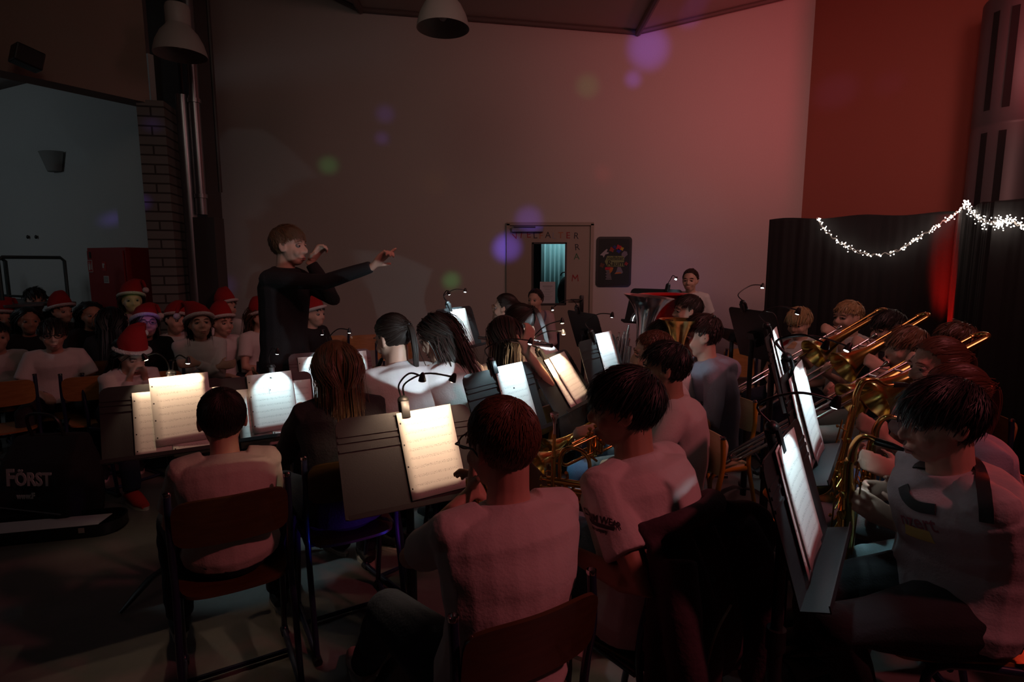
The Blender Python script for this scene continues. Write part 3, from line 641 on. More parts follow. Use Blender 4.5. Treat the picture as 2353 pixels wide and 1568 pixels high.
def trumpet(label, M, m=GOLD):
    t = empty('trumpet'); tag(t, label, 'trumpet', 'trumpets')
    b = MB(); lathe_bell(b, .0062, .062, .30, (0, .18, -.0), (0, 1, 0)); b.tube(bez([(0, .18, 0), (0, .08, 0), (0, .045, -.018), (0, .04, -.055), (0, .06, -.085), (0, .10, -.095), (0, .21, -.095)], 5), .0062, n=10); b.build('bell', m, t)
    l = MB(); l.tube([(0, .06, .0 + .018), (0, .30, .018)], .0058, n=10); l.tube([(-.02, .07, .018)] + [(-.02, .33, .018)] + arc((-.02, .33, -.02), (0, 1, 0), (0, 0, 1), .038, 80, -80, 8) + [(-.02, .20, -.058)], .0062, n=10); l.build('tuning_slide', m, t)
    l = MB(); l.tube([(0, .0, .018), (-.02, .10, .018)], .0055, n=10); l.build('leadpipe', m, t)
    for i in range(3):
        y = .155 + .030 * i; v = MB(); v.lathe([(.0, -.088), (.009, -.088), (.0095, -.080), (.0115, -.078), (.0115, .030), (.0125, .032), (.0125, .038), (.005, .040), (.0035, .055), (.009, .057), (.009, .061), (.0, .062)], (-.012, y, 0), (0, 0, 1), n=14); v.build('valve', m, t)
        s = MB(); s.tube(arc((-.012, y, -.02 - .02 * i), (1, 0, 0), (0, 1, 0), .03, -70, 70, 8), .005, n=8); s.tube([(.0, y + .012, -.02 - .02 * i), (-.05 - .01 * i, y + .012, -.02 - .02 * i)], .005, n=8); s.build('valve_slide', m, t)
    q = MB(); q.lathe([(.0, .0), (.0, .003), (.0095, -.001), (.0135, -.002), (.0135, .002), (.011, .012), (.0065, .022), (.0045, .035), (.0045, .07), (.0058, .085)], (0, -.068, .018), (0, 1, 0), n=16); q.build('mouthpiece', SILVER, t)
    k = MB(); k.tube(arc((-.02, .13, .03), (0, 1, 0), (0, 0, 1), .012, 0, 300, 10), .002, n=6); k.tube([(0, .10, 0), (0, .10, .018)], .003, n=6); k.tube([(0, .29, 0), (-.02, .29, .018)], .003, n=6); k.build('brace', m, t)
    return place(t, M)
def trombone(label, M, m=BRASS, ext=.25):
    """mouthpiece at origin, slide runs along +Y, bell beside it, bow of the bell section behind the player's head"""
    t = empty('trombone'); tag(t, label, 'trombone', 'trombones')
    q = MB(); q.lathe([(0, 0), (.012, 0), (.0165, .001), (.0165, .005), (.013, .018), (.006, .03), (.005, .06)], (0, 0, 0), (0, 1, 0), n=16); q.build('mouthpiece', SILVER, t)
    s = MB(); L = .62 + ext
    for x in (0, -.075): s.tube([(x, .05, 0), (x, L, 0)], .0062, n=10)
    s.tube([(0, .12, 0), (-.075, .12, 0)], .005, n=8); s.tube([(0, .05, 0), (-.075, .05, 0)], .004, n=8); s.build('inner_slide', SILVER, t)
    o = MB(); y0 = .14 + ext
    for x in (0, -.075): o.tube([(x, y0, 0), (x, L + .04, 0)], .0078, n=10)
    o.tube(arc((-.0375, L + .04, 0), (1, 0, 0), (0, 1, 0), .0375, 0, 180, 10), .0078, n=10); o.tube([(0, y0 + .01, 0), (-.075, y0 + .01, 0)], .005, n=8); o.build('outer_slide', SILVER, t)
    b = MB(); X = -.075; ox = X - .075
    b.tube([(X, .06, 0), (X, -.22, 0)], .008, n=10); b.tube(arc(((X + ox) / 2, -.22, 0), (1, 0, 0), (0, -1, 0), .0375, 180, 0, 12), [.0085 + .0004 * i for i in range(13)], n=12); b.tube([(X, -.14, 0), (ox, -.14, 0)], .004, n=8); b.tube([(X, .0, 0), (ox, .0, 0)], .004, n=8); b.build('tuning_bow', m, t)
    c = MB(); lathe_bell(c, .013, .100, .56, (ox, -.22, 0), (0, 1, 0), n=32); c.build('bell', m, t)
    return place(t, M)
def sax(label, M, k=1.0, m=GOLD, tenor=False):
    """frame: mouthpiece tip at the origin, player's body towards -Y, Z up; body hangs down"""
    t = empty('saxophone'); tag(t, label, 'saxophone', 'saxophones')
    mp = MB(); mp.tube([(0, .0, .0), (0, .03, .002), (0, .075, .004)], [.005, .0105, .0125], n=12); mp.build('mouthpiece', EBON, t)
    nk = MB(); nk.tube(bez([(0, .065, .004), (0, .095, .012), (0, .12, -.002), (0, .136, -.042), (0, .14, -.085)] if not tenor else [(0, .065, .004), (0, .11, .0), (0, .15, .022), (0, .20, .02), (0, .225, -.03), (0, .23, -.085)], 5), smooth_r([.008, .0095, .011, .0125, .014] + ([.0145] if tenor else []), 5), n=14); nk.build('neck', m, t)
    yy = .14 if not tenor else .23; L = (.50 if not tenor else .62) * k
    b = MB(); a = (0, yy, -.085); lean = .10 if tenor else .03
    pts = [Vector(a), Vector((0, yy + .01, -.12)), Vector((.01, yy + lean * .5, -.085 - L * .5)), Vector((.015, yy + lean, -.085 - L))]
    b.tube(bez(pts, 4), smooth_r([.013, .015, .024, .034], 4), n=18)
    b.build('body_tube', m, t)
    w = MB(); c0 = Vector((.015, yy + lean + .052, -.085 - L)); w.tube([c0 + Vector((0, math.cos(q) * -.055, -math.sin(q) * .058)) for q in [math.pi * i / 12 for i in range(13)]], [.035 + .0013 * i for i in range(13)], n=18); w.build('bow', m, t)
    c = MB(); o = c0 + Vector((0, .055, 0)); lathe_bell(c, .040, .062 * (1.15 if tenor else 1), (.26 if tenor else .18) * k, o, (0, .34 if tenor else .45, 1), n=32); c.build('bell', m, t)
    # keywork
    kb = MB(); base = Vector((0, yy, -.13)); dn = Vector((.015, lean, -L)).normalized()
    kw = []
    for i in range(11):
        f = .05 + i * (L - .06) / 11; p = base + dn * f; sx = -1 if i % 2 else 1; r = .011 + .0012 * i
        kw.append((p + Vector((sx * (.019 + .0016 * i), .012, 0)), Vector((sx, .5, .1)), r))
    for j, (p, n_, r) in enumerate(kw):
        g = MB(); g.lathe([(0, 0), (r * 1.08, 0), (r, .005), (r * .4, .007), (0, .007)], p, n_, n=14); g.build('key_cup', m, t)
    rd = MB()
    for sx, dy in ((-1, .034), (1, .036), (.3, .046), (-.4, -.032)):
        rd.tube([base + Vector((sx * .024, dy, -.02)), base + dn * (L * .95) + Vector((sx * .034, dy + .008, 0))], .0026, n=6)
    for i in range(9):
        p = base + dn * (.06 + i * .045 * k); rd.tube([p + Vector((-.03, .03, 0)), p + Vector((.03, .034, .006 * (-1) ** i))], .0024, n=6); rd.ell(p + Vector((.026 * (-1) ** i, .044, .01)), (.007, .005, .007), n=8, m=6)
    rd.tube([o + Vector((.03, 0, -.02)), o + Vector((.052, .04, .12))], .003, n=6); rd.tube(arc(o + Vector((0, .01, .05)), (1, 0, 0), (0, 1, 0), .052, 100, 260, 8), .0028, n=6)
    rd.build('key_rods', m, t); 
    g = MB(); g.tube([c0 + Vector((0, -.03, .16)), o + Vector((0, -.02, .10))], .004, n=8); g.tube(arc(c0 + Vector((0, .01, .13)), (1, 0, 0), (0, 1, 0), .022, 0, 360, 14), .0035, n=6); g.build('brace', m, t)
    return place(t, M)
def low_brass(name, label, M, m, rb, H, nt, cat, vm=None, rr_=.062):
    """upright valve brass: bell up (+Z), mouthpiece pipe towards -Y; origin at the middle of the body"""
    t = empty(name); tag(t, label, cat, 'upright brass instruments'); k = H / .9
    b = MB(); lathe_bell(b, .030 * k, rb, H * .72, (0, 0, -H * .12), (0, 0, 1), n=40, th=.003, wide=True); b.build('bell', m, t)
    w = MB(); r = rr_ * k; cx = r
    w.tube([(0, 0, -H * .12)] + [(cx - math.cos(a) * r, 0, -H * .28 - math.sin(a) * r) for a in [math.pi * i / 12 for i in range(13)]] + [(2 * r, 0, H * .20)], [.031 * k] + [.030 * k - .0006 * i for i in range(13)] + [.020 * k], n=16)
    w.tube([(2 * r, 0, H * .40)] + [(2 * r - .055 * k + math.cos(a) * .055 * k, .0, H * .40 + math.sin(a) * .065 * k) for a in [math.pi * i / 10 for i in range(11)]] + [(2 * r - .11 * k, 0, -H * .2)], .019 * k, n=14)
    w.build('main_bow', m, t)
    for i in range(nt):
        x = 2 * r + (.024 + .024 * i) * k; s = MB(); z0 = -H * (.20 + .02 * i); z1 = H * (.36 - .05 * i)
        s.tube([(x, -.02 * k, z1)] + [(x, -.02 * k, z0)] + [(x, -.02 * k + .022 * k - math.cos(a) * .022 * k, z0 - math.sin(a) * .022 * k) for a in [math.pi * j / 6 for j in range(7)]] + [(x, .024 * k, z1 - .02)], .0085 * k, n=10); s.build('tubing', m, t)
    for i in range(3):
        v = MB(); x = 2 * r + .02 * k + .034 * k * i
        v.lathe([(0, -.09 * k), (.015 * k, -.09 * k), (.0165 * k, -.07 * k), (.0165 * k, .07 * k), (.018 * k, .075 * k), (.006 * k, .085 * k), (.005 * k, .11 * k), (.012 * k, .112 * k), (0, .118 * k)], (x, -.06 * k, H * .16), (0, 0, 1), n=14); v.build('valve', vm or m, t)
    l = MB(); l.tube(bez([(2 * r, -.05 * k, .0), (r, -.10 * k, .04), (0, -.12 * k, H * .13), (0, -.17 * k, H * .16)], 5), .0075 * k, n=10); l.build('leadpipe', m, t)
    l = MB(); l.tube([(.05 * k, 0, H * .06), (2 * r, 0, H * .06)], .005 * k, n=8); l.tube([(.045 * k, 0, -H * .2), (2 * r, 0, -H * .2)], .005 * k, n=8); l.build('brace', SILVER if m is SILVER else m, t)
    q = MB(); q.lathe([(0, 0), (.015, 0), (.021, .001), (.021, .006), (.016, .022), (.007, .034), (.0055, .07)], (0, -.17 * k - .068, H * .16 + .012), (0, 1, -.15), n=16); q.build('mouthpiece', SILVER, t)
    return place(t, M)
def clarinet(label, M, L=.60):
    t = empty('clarinet'); tag(t, label, 'clarinet', 'clarinets')
    b = MB(); b.lathe([(.004, 0), (.010, .02), (.0125, .07), (.0145, .085), (.0125, .10), (.0135, .30), (.0165, .305), (.0165, .32), (.0135, .325), (.0145, L - .08), (.02, L - .05), (.030, L), (.026, L), (.012, L - .05)], (0, 0, 0), (0, 1, 0), n=16); b.build('body_tube', EBON, t)
    k = MB()
    for i in range(10):
        y = .13 + i * .038; k.lathe([(0, 0), (.007, 0), (.006, .004), (0, .005)], (.003 * (-1) ** i, y, .0135), (0, 0, 1), n=10); 
    for sx in (-1, 1): k.tube([(sx * .011, .12, .010), (sx * .012, .46, .011)], .0018, n=6)
    for y in (.085, .30, .325, L - .085): k.tube([(.0165 * math.cos(a), y, .0165 * math.sin(a)) for a in [2 * math.pi * i / 12 for i in range(13)]], .0018, n=6)
    k.build('keywork', SILVER, t); return place(t, M)
def flute(label, M):
    t = empty('flute'); tag(t, label, 'flute', 'flutes')
    b = MB(); b.lathe([(0, 0), (.0105, 0), (.0105, .2), (.0115, .205), (.0115, .225), (.0100, .23), (.0100, .66), (0, .66)], (0, -.05, 0), (0, 1, 0), n=14); b.ell((0, .02, .009), (.009, .015, .004)); b.build('body_tube', SILVER, t)
    k = MB()
    for i in range(13): k.lathe([(0, 0), (.0075, 0), (.0075, .004), (.003, .006), (0, .006)], (0, .20 + i * .030, .010), (0, 0, 1), n=10)
    for sx in (-1, 1): k.tube([(sx * .009, .19, .010), (sx * .009, .57, .010)], .0018, n=6)
    k.build('keywork', SILVER, t); return place(t, M)
# ================================================================ the hall
WALLP = mat('white_wall_plaster', (0.62, 0.57, 0.54), 0.9, bump=0.12, scale=60, var=0.05)
WALLR = mat('brick_red_wall_paint', (0.46, 0.14, 0.10), 0.85, bump=0.12, scale=60, var=0.05)
WALLA = mat('alcove_white_plaster', (0.62, 0.64, 0.62), 0.9, bump=0.12, scale=60, var=0.06)
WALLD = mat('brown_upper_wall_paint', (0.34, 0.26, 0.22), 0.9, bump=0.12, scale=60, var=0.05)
FLOORM = mat('grey_linoleum', (0.17, 0.16, 0.155), 0.40, bump=0.03, scale=30, var=0.12)
CEILM = mat('ceiling_board', (0.45, 0.40, 0.37), 0.9, bump=0.05, scale=40)
DARKST = mat('dark_steel', (0.05, 0.045, 0.045), 0.5); TRIMM = mat('brown_ceiling_trim', (0.16, 0.12, 0.11), 0.6)
YB = 7.5; XC = 3.74
def quadmesh(name, quads, m, kind=True, parent=None, thick=0):
    b = MB()
    for q in quads: b.add(q, [tuple(range(len(q)))])
    o = b.build(name, m, parent, smooth=False)
    if thick: s = o.modifiers.new('s', 'SOLIDIFY'); s.thickness = thick; s.offset = 0
    if kind: structure(o)
    return o
f = MB(); f.box((0, 2, -.05), (22, 15, .1)); structure(f.build('floor', FLOORM, smooth=False))
dx0, dx1, dz = -.05, 1.035, 2.035
H = 6.5
wb = MB()
for x0, x1, z0, z1 in ((-4.9, dx0, 0, H), (dx1, XC + .1, 0, H), (dx0, dx1, dz, H)): wb.box(((x0 + x1) / 2, YB + .09, (z0 + z1) / 2), (x1 - x0, .18, z1 - z0))
structure(wb.build('wall_back', WALLP, smooth=False))
def wall_seg(name, a, b, z0, z1, m, th=.16, side=1):
    a = Vector((*a, 0)); b = Vector((*b, 0)); d = (b - a); L = d.length; w = MB(); w.box((L / 2, side * th / 2, (z0 + z1) / 2), (L, th, z1 - z0))
    o = w.build(name, m, smooth=False); o.location = a; o.rotation_euler = (0, 0, math.atan2(d.y, d.x)); structure(o); return o
wall_seg('wall_right', (XC, YB), (5.45, 3.0), 0, H, WALLR)
wall_seg('wall_side', (5.45, 3.0), (5.45, -4.5), 0, H, WALLP)
wall_seg('wall_front', (5.6, -4.5), (-7.5, -4.5), 0, H, WALLP, side=1)
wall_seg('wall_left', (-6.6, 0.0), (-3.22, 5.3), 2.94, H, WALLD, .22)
wall_seg('wall_alcove', (-9.5, 8.57), (-3.45, 5.70), 0, 3.5, WALLA, .12)
wall_seg('wall_outer', (-9.5, -4.5), (-9.5, 8.6), 0, H, WALLA, .12)
al = MB(); al.box((-7.4, 4.0, 3.62), (4.6, 11, .1)); structure(al.build('ceiling_alcove', CEILM, smooth=False))
ce = MB(); WL = [(-5.2, 6.1), (-1.86, 4.64), (1.556, 4.38), (3.95, 4.92), (5.8, 5.4)]
ce.add([(x, YB + .05, z) for x, z in WL] + [(x * .97, -4.6, z - .05) for x, z in WL], [(i, i + 1, i + 6, i + 5) for i in range(4)]); structure(ce.build('ceiling', CEILM, smooth=False))
t = MB(); t.tube([(x, YB - .03, z - .02) for x, z in WL], .032, n=8); structure(t.build('trim_1', TRIMM))
for k, i in ((2, 1), (3, 2)):
    x, z = WL[i]; t = MB(); t.tube([(x, YB - .03, z - .03), (x * .97, -4.5, z - .08)], .04, n=8); structure(t.build('trim_%d' % k, TRIMM))
# door with its window and letters
dr = empty('door_1', ((dx0 + dx1) / 2, YB, 0)); structure(dr); W0 = Matrix.Translation(-dr.location)
DOORM = mat('grey_beige_door_paint', (0.40, 0.33, 0.27), 0.6, var=.04, scale=8); wx0, wx1, wz0, wz1 = .27, .70, 1.0, 1.79
lf = MB()
for x0, x1, z0, z1 in ((dx0, wx0, 0, dz), (wx1, dx1, 0, dz), (wx0, wx1, 0, wz0), (wx0, wx1, wz1, dz)): lf.box(((x0 + x1) / 2, YB - .0, (z0 + z1) / 2), (x1 - x0, .05, z1 - z0))
lf.build('door_leaf', DOORM, dr, smooth=False, M=W0)
fr = MB()
for x, z, w, h in ((dx0, dz / 2, .04, dz), (dx1, dz / 2, .04, dz), ((dx0 + dx1) / 2, dz, 1.12, .04)): fr.box((x, YB - .03, z), (w, .05, h))
fr.build('door_frame', DOORM, dr, smooth=False, M=W0)
wf = MB()
for x, z, w, h in ((wx0, 1.395, .022, .80), (wx1, 1.395, .022, .80), (.485, wz0, .45, .022), (.485, wz1, .45, .022)): wf.box((x, YB - .03, z), (w, .02, h))
wf.build('window_frame', DARKST, dr, smooth=False, M=W0)
GL = mat('window_glass', (1, 1, 1), 0.02); GL.node_tree.nodes['Principled BSDF'].inputs['Transmission Weight'].default_value = 1; GL.node_tree.nodes['Principled BSDF'].inputs['IOR'].default_value = 1.05
g = MB(); g.box((.485, YB, 1.395), (.43, .004, .79)); g.build('window_pane', GL, dr, smooth=False, M=W0)
h = MB(); h.box((.915, YB - .045, 1.0), (.045, .03, .23)); h.tube([(.915, YB - .06, 1.06), (.915, YB - .09, 1.06), (.76, YB - .09, 1.06)], .011, n=8); h.build('door_handle', BLKP, dr, M=W0, bevel=.004)
h = MB(); h.box((.20, YB - .06, 1.965), (.40, .06, .065)); h.tube([(.30, YB - .10, 1.99), (.02, YB - .10, 1.995)], .010, n=8); h.build('door_closer', mat('closer_grey', (.2, .2, .22), .4, .5), dr, smooth=False, M=W0)
LC = [mat('letter_red', (.35, .03, .03), .6), mat('letter_dark', (.04, .04, .05), .6), mat('letter_green', (.05, .16, .08), .6), mat('letter_orange', (.45, .17, .08), .6), mat('letter_grey', (.30, .32, .36), .6)]
FM = lambda x, z, rot=0: basis(Vector((x, YB - .028, z)) - dr.location, (1, 0, 0), (0, 0, 1), (0, -1, 0)) @ Matrix.Rotation(R(rot), 4, 'Z')
for ch, x, z, c, rt in (('V', .015 + .03, 1.875, 0, 20), ('I', .12, 1.89, 0, -10), ('E', .215, 1.895, 0, 5), ('L', .30, 1.885, 1, 4), ('F', .375, 1.88, 3, 0), ('A', .465, 1.89, 1, 0), ('L', .545, 1.88, 4, -4), ('T', .63, 1.885, 3, 0), ('E', .725, 1.885, 0, 0), ('R', .83, 1.88, 1, -5), ('R', .845, 1.735, 1, 6), ('A', .84, 1.615, 2, 2), ('M', .825, 1.34, 0, 0)):
    ch == 'M' or text_mesh(ch, .115, LC[c], 'letter', dr, FM(x, z, rt), .0015, bold=.0002)
mm = MB(); mm.prism([(-.045, -.042), (-.034, -.042), (-.030, .022), (0, -.018), (.030, .022), (.034, -.042), (.045, -.042), (.036, .045), (.027, .045), (0, .004), (-.027, .045), (-.036, .045)], 0, .002, FM(.825, 1.34)); mm.build('letter', LC[0], dr, smooth=False)
nt_ = MB(); nt_.box((.465, YB - .034, 1.15), (.20, .003, .285)); o = nt_.build('notice', mat('notice_paper', (.6, .62, .66), .7), None, smooth=False); tag(o, 'white paper notice taped to the window of the grey door', 'notice')
for k in range(9):
    q = MB(); q.box((.465, YB - .0365, 1.235 - .022 * k), (.13 - .03 * (k % 3), .001, .004 if k else .009)); q.build('printed_line', mat('faint_print', (.30, .31, .33), .8), o, smooth=False)
# lit room behind the door
BR = [((-1.2, YB + .2, 0), (-1.2, YB + 2.2, 0), (-1.2, YB + 2.2, 3), (-1.2, YB + .2, 3)), ((2.2, YB + .2, 0), (2.2, YB + 2.2, 0), (2.2, YB + 2.2, 3), (2.2, YB + .2, 3)), ((-1.2, YB + 2.2, 0), (2.2, YB + 2.2, 0), (2.2, YB + 2.2, 3), (-1.2, YB + 2.2, 3)), ((-1.2, YB + .2, 3), (2.2, YB + .2, 3), (2.2, YB + 2.2, 3), (-1.2, YB + 2.2, 3))]
quadmesh('wall_storeroom', BR, mat('storeroom_dark_wall', (.05, .05, .05), .9))
cu = MB(); n = 90; cu.rings([[(.46 + .9 * i / n, YB + 1.5 + .035 * math.sin(i * .85 + .6 * math.sin(i * .3)), z) for i in range(n + 1)] for z in (.3, 2.6)], caps=False)
o = cu.build('window_curtain', mat('pale_turquoise_curtain', (.50, .78, .80), .8)); s_ = o.modifiers.new('s', 'SOLIDIFY'); s_.thickness = .004; tag(o, 'pale turquoise pleated curtain glowing behind the door window', 'curtain')
area('storeroom_lamp', (.8, YB + .9, 2.7), (.9, YB + 1.5, 1.2), 9, (.66, .95, 1), .5)
bp = MB(); bp.ell((.76, YB + .42, 1.12), (.13, .09, .24)); bp.tube(arc((.72, YB + .38, 1.36), (1, 0, 0), (0, 0, 1), .05, 0, 180, 8), .008, n=6); bp.box((.76, YB + .40, .5), (.1, .1, 1.0)); o = bp.build('coat_on_stand', BLACKC); tag(o, 'black coat hanging behind the lower right of the door window', 'coat')
# poster
po = empty('poster', (1.327, YB, 1.55)); tag(po, 'black framed poster with colourful drawings hanging right of the door', 'poster')
def rrect(w, h, r, n=5):
    out = []
    for cx, cy, a in ((w / 2 - r, h / 2 - r, 0), (-w / 2 + r, h / 2 - r, 90), (-w / 2 + r, -h / 2 + r, 180), (w / 2 - r, -h / 2 + r, 270)):
        out += [(cx + r * math.cos(R(a + 90 * i / n)), cy + r * math.sin(R(a + 90 * i / n))) for i in range(n + 1)]
    return out
PF = lambda x, z, y=0, rot=0: basis(Vector((x, -.012 - y, z)), (1, 0, 0), (0, 0, 1), (0, -1, 0)) @ Matrix.Rotation(R(rot), 4, 'Z')
b = MB(); b.prism(rrect(.458, .645, .045), -.012, .012, PF(0, 0)); b.build('frame', mat('poster_black_frame', (.008, .008, .009), .5), po, smooth=False)
b = MB(); b.prism(rrect(.40, .585, .02), 0, .002, PF(0, 0, .0125)); b.build('picture_board', mat('poster_board', (.018, .026, .024), .7), po, smooth=False)
PC = lambda n, c: mat('poster_' + n, c, .7)
def shape(nm, pts, c, y=.015):
    b = MB(); b.prism(pts, 0, .0015, PF(0, 0, y)); b.build(nm, c, po, smooth=False)
G1 = PC('green', (.22, .27, .10)); INK = PC('ink', (.012, .015, .01))
shape('lettering_panel', [(-.105, .03), (-.09, .075), (.12, .075), (.135, .035), (.13, .02), (.135, -.06), (-.085, -.06), (-.12, .005)], G1)
text_mesh('vielfalter', .062, INK, 'lettering', po, PF(.015, .048, .017), .001, .15, .0008); text_mesh('Raum', .098, INK, 'lettering', po, PF(.02, -.022, .017), .001, .15, .0012)
b = MB(); b.box((.02, -.03, .024), (.235, .0015, .004)); b.build('underline', INK, po, smooth=False)
def puzzle(x, y, s, c, rot=0, nm='puzzle_piece'):
    pts = []
    for i in range(24):
        a = 2 * math.pi * i / 24; r = s * (1 + .22 * math.sin(4 * a + rot)); pts.append((x + r * math.cos(a), y + r * math.sin(a)))
    shape(nm, pts, c)
puzzle(.058, .185, .032, PC('red', (.5, .02, .04))); puzzle(.100, .168, .022, PC('yellow', (.6, .36, .03))); puzzle(.058, .140, .026, PC('blue', (.02, .03, .30)), 1); puzzle(.005, .185, .024, PC('navy', (.03, .04, .2)), 1); puzzle(-.03, .158, .030, PC('rust', (.32, .05, .03)))
shape('hand_outline', [(-.185, .085), (-.15, .12), (-.10, .165), (-.085, .16), (-.10, .125), (-.07, .12), (-.075, .105), (-.115, .095), (-.135, .055), (-.15, .082)], PC('pale', (.42, .40, .42)), .0145)
shape('speech_bubble', [(.10, .11), (.13, .14), (.165, .13), (.175, .09), (.15, .07), (.13, .045), (.12, .07), (.095, .08)], PC('grey', (.22, .20, .23)), .0145)
puzzle(-.155, -.045, .028, PC('brown', (.14, .05, .03))); puzzle(.16, -.025, .022, PC('crimson', (.33, .03, .03)), 1)
shape('book_cover', [(-.115, -.075), (-.03, -.07), (-.005, -.075), (-.02, -.12), (-.05, -.155), (-.065, -.105), (-.11, -.10)], PC('orange', (.5, .16, .03))); shape('book_cover', [(-.11, -.07), (-.035, -.068), (-.06, -.104), (-.115, -.104)], PC('red', (.5, .02, .04)), .0165)
for k in range(7): shape('page_edge', [(-.105 + .01 * (k % 2), -.112 - .018 * k), (-.05 + .004 * k, -.112 - .018 * k), (-.05 + .004 * k, -.119 - .018 * k), (-.105 + .01 * (k % 2), -.119 - .018 * k)], PC('pale', (.42, .40, .42)))
shape('paint_tray', [(.05, -.065), (.09, -.07), (.12, -.135), (.11, -.15), (.01, -.158), (.035, -.12)], PC('grey', (.22, .20, .23))); shape('paint_tray_edge', [(.01, -.158), (.035, -.135), (.09, -.135), (.10, -.15)], PC('orange', (.5, .16, .03)), .0165)
# left corner: brick pilaster, dark column, pipes
BRK = brick_mat('white_glazed_brick', (.20, .19, .175), (.05, .042, .035), 1)
b = MB(); b.box((0, 0, 1.48), (.22, .30, 2.96)); o = b.build('wall_pier', BRK, smooth=False); p = P(372, 400, 5.42); o.location = (p.x, p.y, 0); o.rotation_euler = (0, 0, R(12)); structure(o)
b = MB(); b.box((0, 0, 3.0), (.44, .30, 6.0)); o = b.build('wall_column', DARKST, smooth=False); p = P(430, 300, 5.9); o.location = (p.x, p.y, 0); structure(o)
pp = empty('heating_pipes', (P(441, 350, 5.45).x, 5.45, 0)); tag(pp, 'pair of metal riser pipes in front of the dark column in the left corner', 'pipe')
GALV = mat('galvanised_steel', (.30, .32, .34), .32, .85, var=.15, scale=6)
for dx, r_, z0, z1 in ((-.055, .055, 0, 3.05), (.055, .045, 1.98, 4.9)): b = MB(); b.tube([(dx, 0, z0), (dx, 0, z1)], r_, n=20); b.build('pipe', GALV, pp)
for z in (2.15, 3.0): b = MB(); b.lathe([(.046, -.02), (.056, -.018), (.056, .018), (.046, .02)], (.055, 0, z), n=20); b.build('pipe_collar', GALV, pp)
b = MB(); b.box((.05, .05, .98), (.27, .18, 1.95)); b.build('pipe_casing', DARKST, pp, smooth=False, bevel=.004)
for q in range(2):
    b = MB(); b.tube([(-.12 + .3 * q, .12, 2.2), (-.12 + .3 * q, .12, 4.9)], .018, n=8); b.build('conduit', DARKST, pp)
def pendant(px, py, Y, w, label):
    p = P(px, py, Y); t = empty('pendant_lamp', p); tag(t, label, 'lamp', 'dome pendant lamps'); r = w / 2
    b = MB(); pr = [(r, 0), (r * .97, .035), (r * .88, .10), (r * .70, .17), (r * .50, .215), (r * .44, .235)]; b.lathe(pr + [(r * .42, .233), (r * .48, .21), (r * .68, .165), (r * .86, .097), (r * .95, .032), (r * .985, 0), (r, 0)], n=36); b.build('shade', mat('lamp_shade_enamel', (.42, .39, .37), .45), t)
    b = MB(); b.lathe([(r * .44, .232), (r * .46, .24), (r * .46, .36), (r * .42, .385), (.02, .395), (0, .395)], n=28); b.build('gear_housing', mat('lamp_shade_enamel', (.42, .39, .37), .45), t)
    b = MB(); b.tube([(0, 0, .39), (0, 0, 4.45 - p.z)], .006, n=6); b.build('cord', BLKP, t)
    b = MB(); b.ell((0, 0, .13), (.045, .045, .075)); b.build('bulb', mat('unlit_bulb', (.5, .5, .48), .2), t)
pendant(415, 128, 4.9, .40, 'dome pendant lamp hanging before the dark column at upper left')
pendant(1018, 66, 4.7, .41, 'dome pendant lamp cut by the top of the photo, near the centre')
# alcove things
ad = Vector((.904, -.428, 0)); an_ = Vector((-.428, -.904, 0)); aw = math.atan2(-.428, .904)
cb = empty('hose_cabinet', (-3.92, 5.75, 0), aw); tag(cb, 'tall red fire cabinet with small signs standing by the brick pier', 'cabinet')
CABR = mat('cabinet_red_enamel', (.30, .018, .018), .45)
b = MB(); b.box((0, 0, .84), (.62, .26, 1.68)); b.build('body', CABR, cb, smooth=False, bevel=.006)
b = MB(); b.box((0, -.138, .85), (.58, .014, 1.60)); d_ = b.build('door', CABR, cb, smooth=False, bevel=.003)
b = MB(); b.box((.22, -.15, .85), (.03, .02, .12)); b.build('handle', BLKP, d_, smooth=False)
def sign(x, z, w, h, kind):
    b = MB(); b.box((x, -.147, z), (w, .003, h)); s_ = b.build('sign', mat('sign_red' if kind else 'sign_white', (.45, .03, .03) if kind else (.55, .55, .52), .5), cb, smooth=False); W = mat('sign_white', (.55, .55, .52), .5); e = MB(); y = -.150
    if kind == 1:
        for a, c, d, f in ((x, z + h / 2 - .003, w, .006), (x, z - h / 2 + .003, w, .006)): e.box((a, y, c), (d, .002, f))
        for a in (x - w / 2 + .003, x + w / 2 - .003): e.box((a, y, z), (.006, .002, h))
        e.box((x - .012, y, z - .008), (.022, .002, .062)); e.box((x - .012, y, z + .034), (.009, .002, .02)); e.box((x + .018, y, z - .008), (.012, .002, .05)); e.box((x + .022, y, z + .022), (.005, .002, .03))
    elif kind == 2: e.box((x - .008, y, z + .005), (.022, .002, .045)); e.box((x + .008, y, z + .018), (.012, .002, .012))
    else:
        e = MB(); [e.box((x, y, z + .022 - .014 * k), (w * .8, .002, .005)) for k in range(4)]; e.build('sign_lines', mat('sign_print', (.12, .1, .1), .6), s_, smooth=False); return
    e.build('pictogram', W, s_, smooth=False)
sign(-.245, 1.50, .085, .12, 1); sign(-.02, 1.50, .06, .09, 2); sign(.0, 1.37, .08, .07, 0)
b = MB(); b.box((-.235, -.147, 1.61), (.03, .003, .06)); b.build('dark_label', BLKP, cb, smooth=False)
wl = MB(); n = 14; wl.rings([[(r_ * math.cos(R(a)), -r_ * math.sin(R(a)) * .8, z) for a in [180 * i / n for i in range(n + 1)]] for r_, z in ((.17, .10), (.165, .095), (.10, -.09), (.095, -.10))], caps=True)
o = wl.build('wall_light', mat('uplighter_plaster', (.33, .33, .31), .7)); o.location = (-4.97, 6.40, 2.62); o.rotation_euler = (0, 0, aw); tag(o, 'grey half-cone uplighter fixed high on the alcove wall', 'lamp')
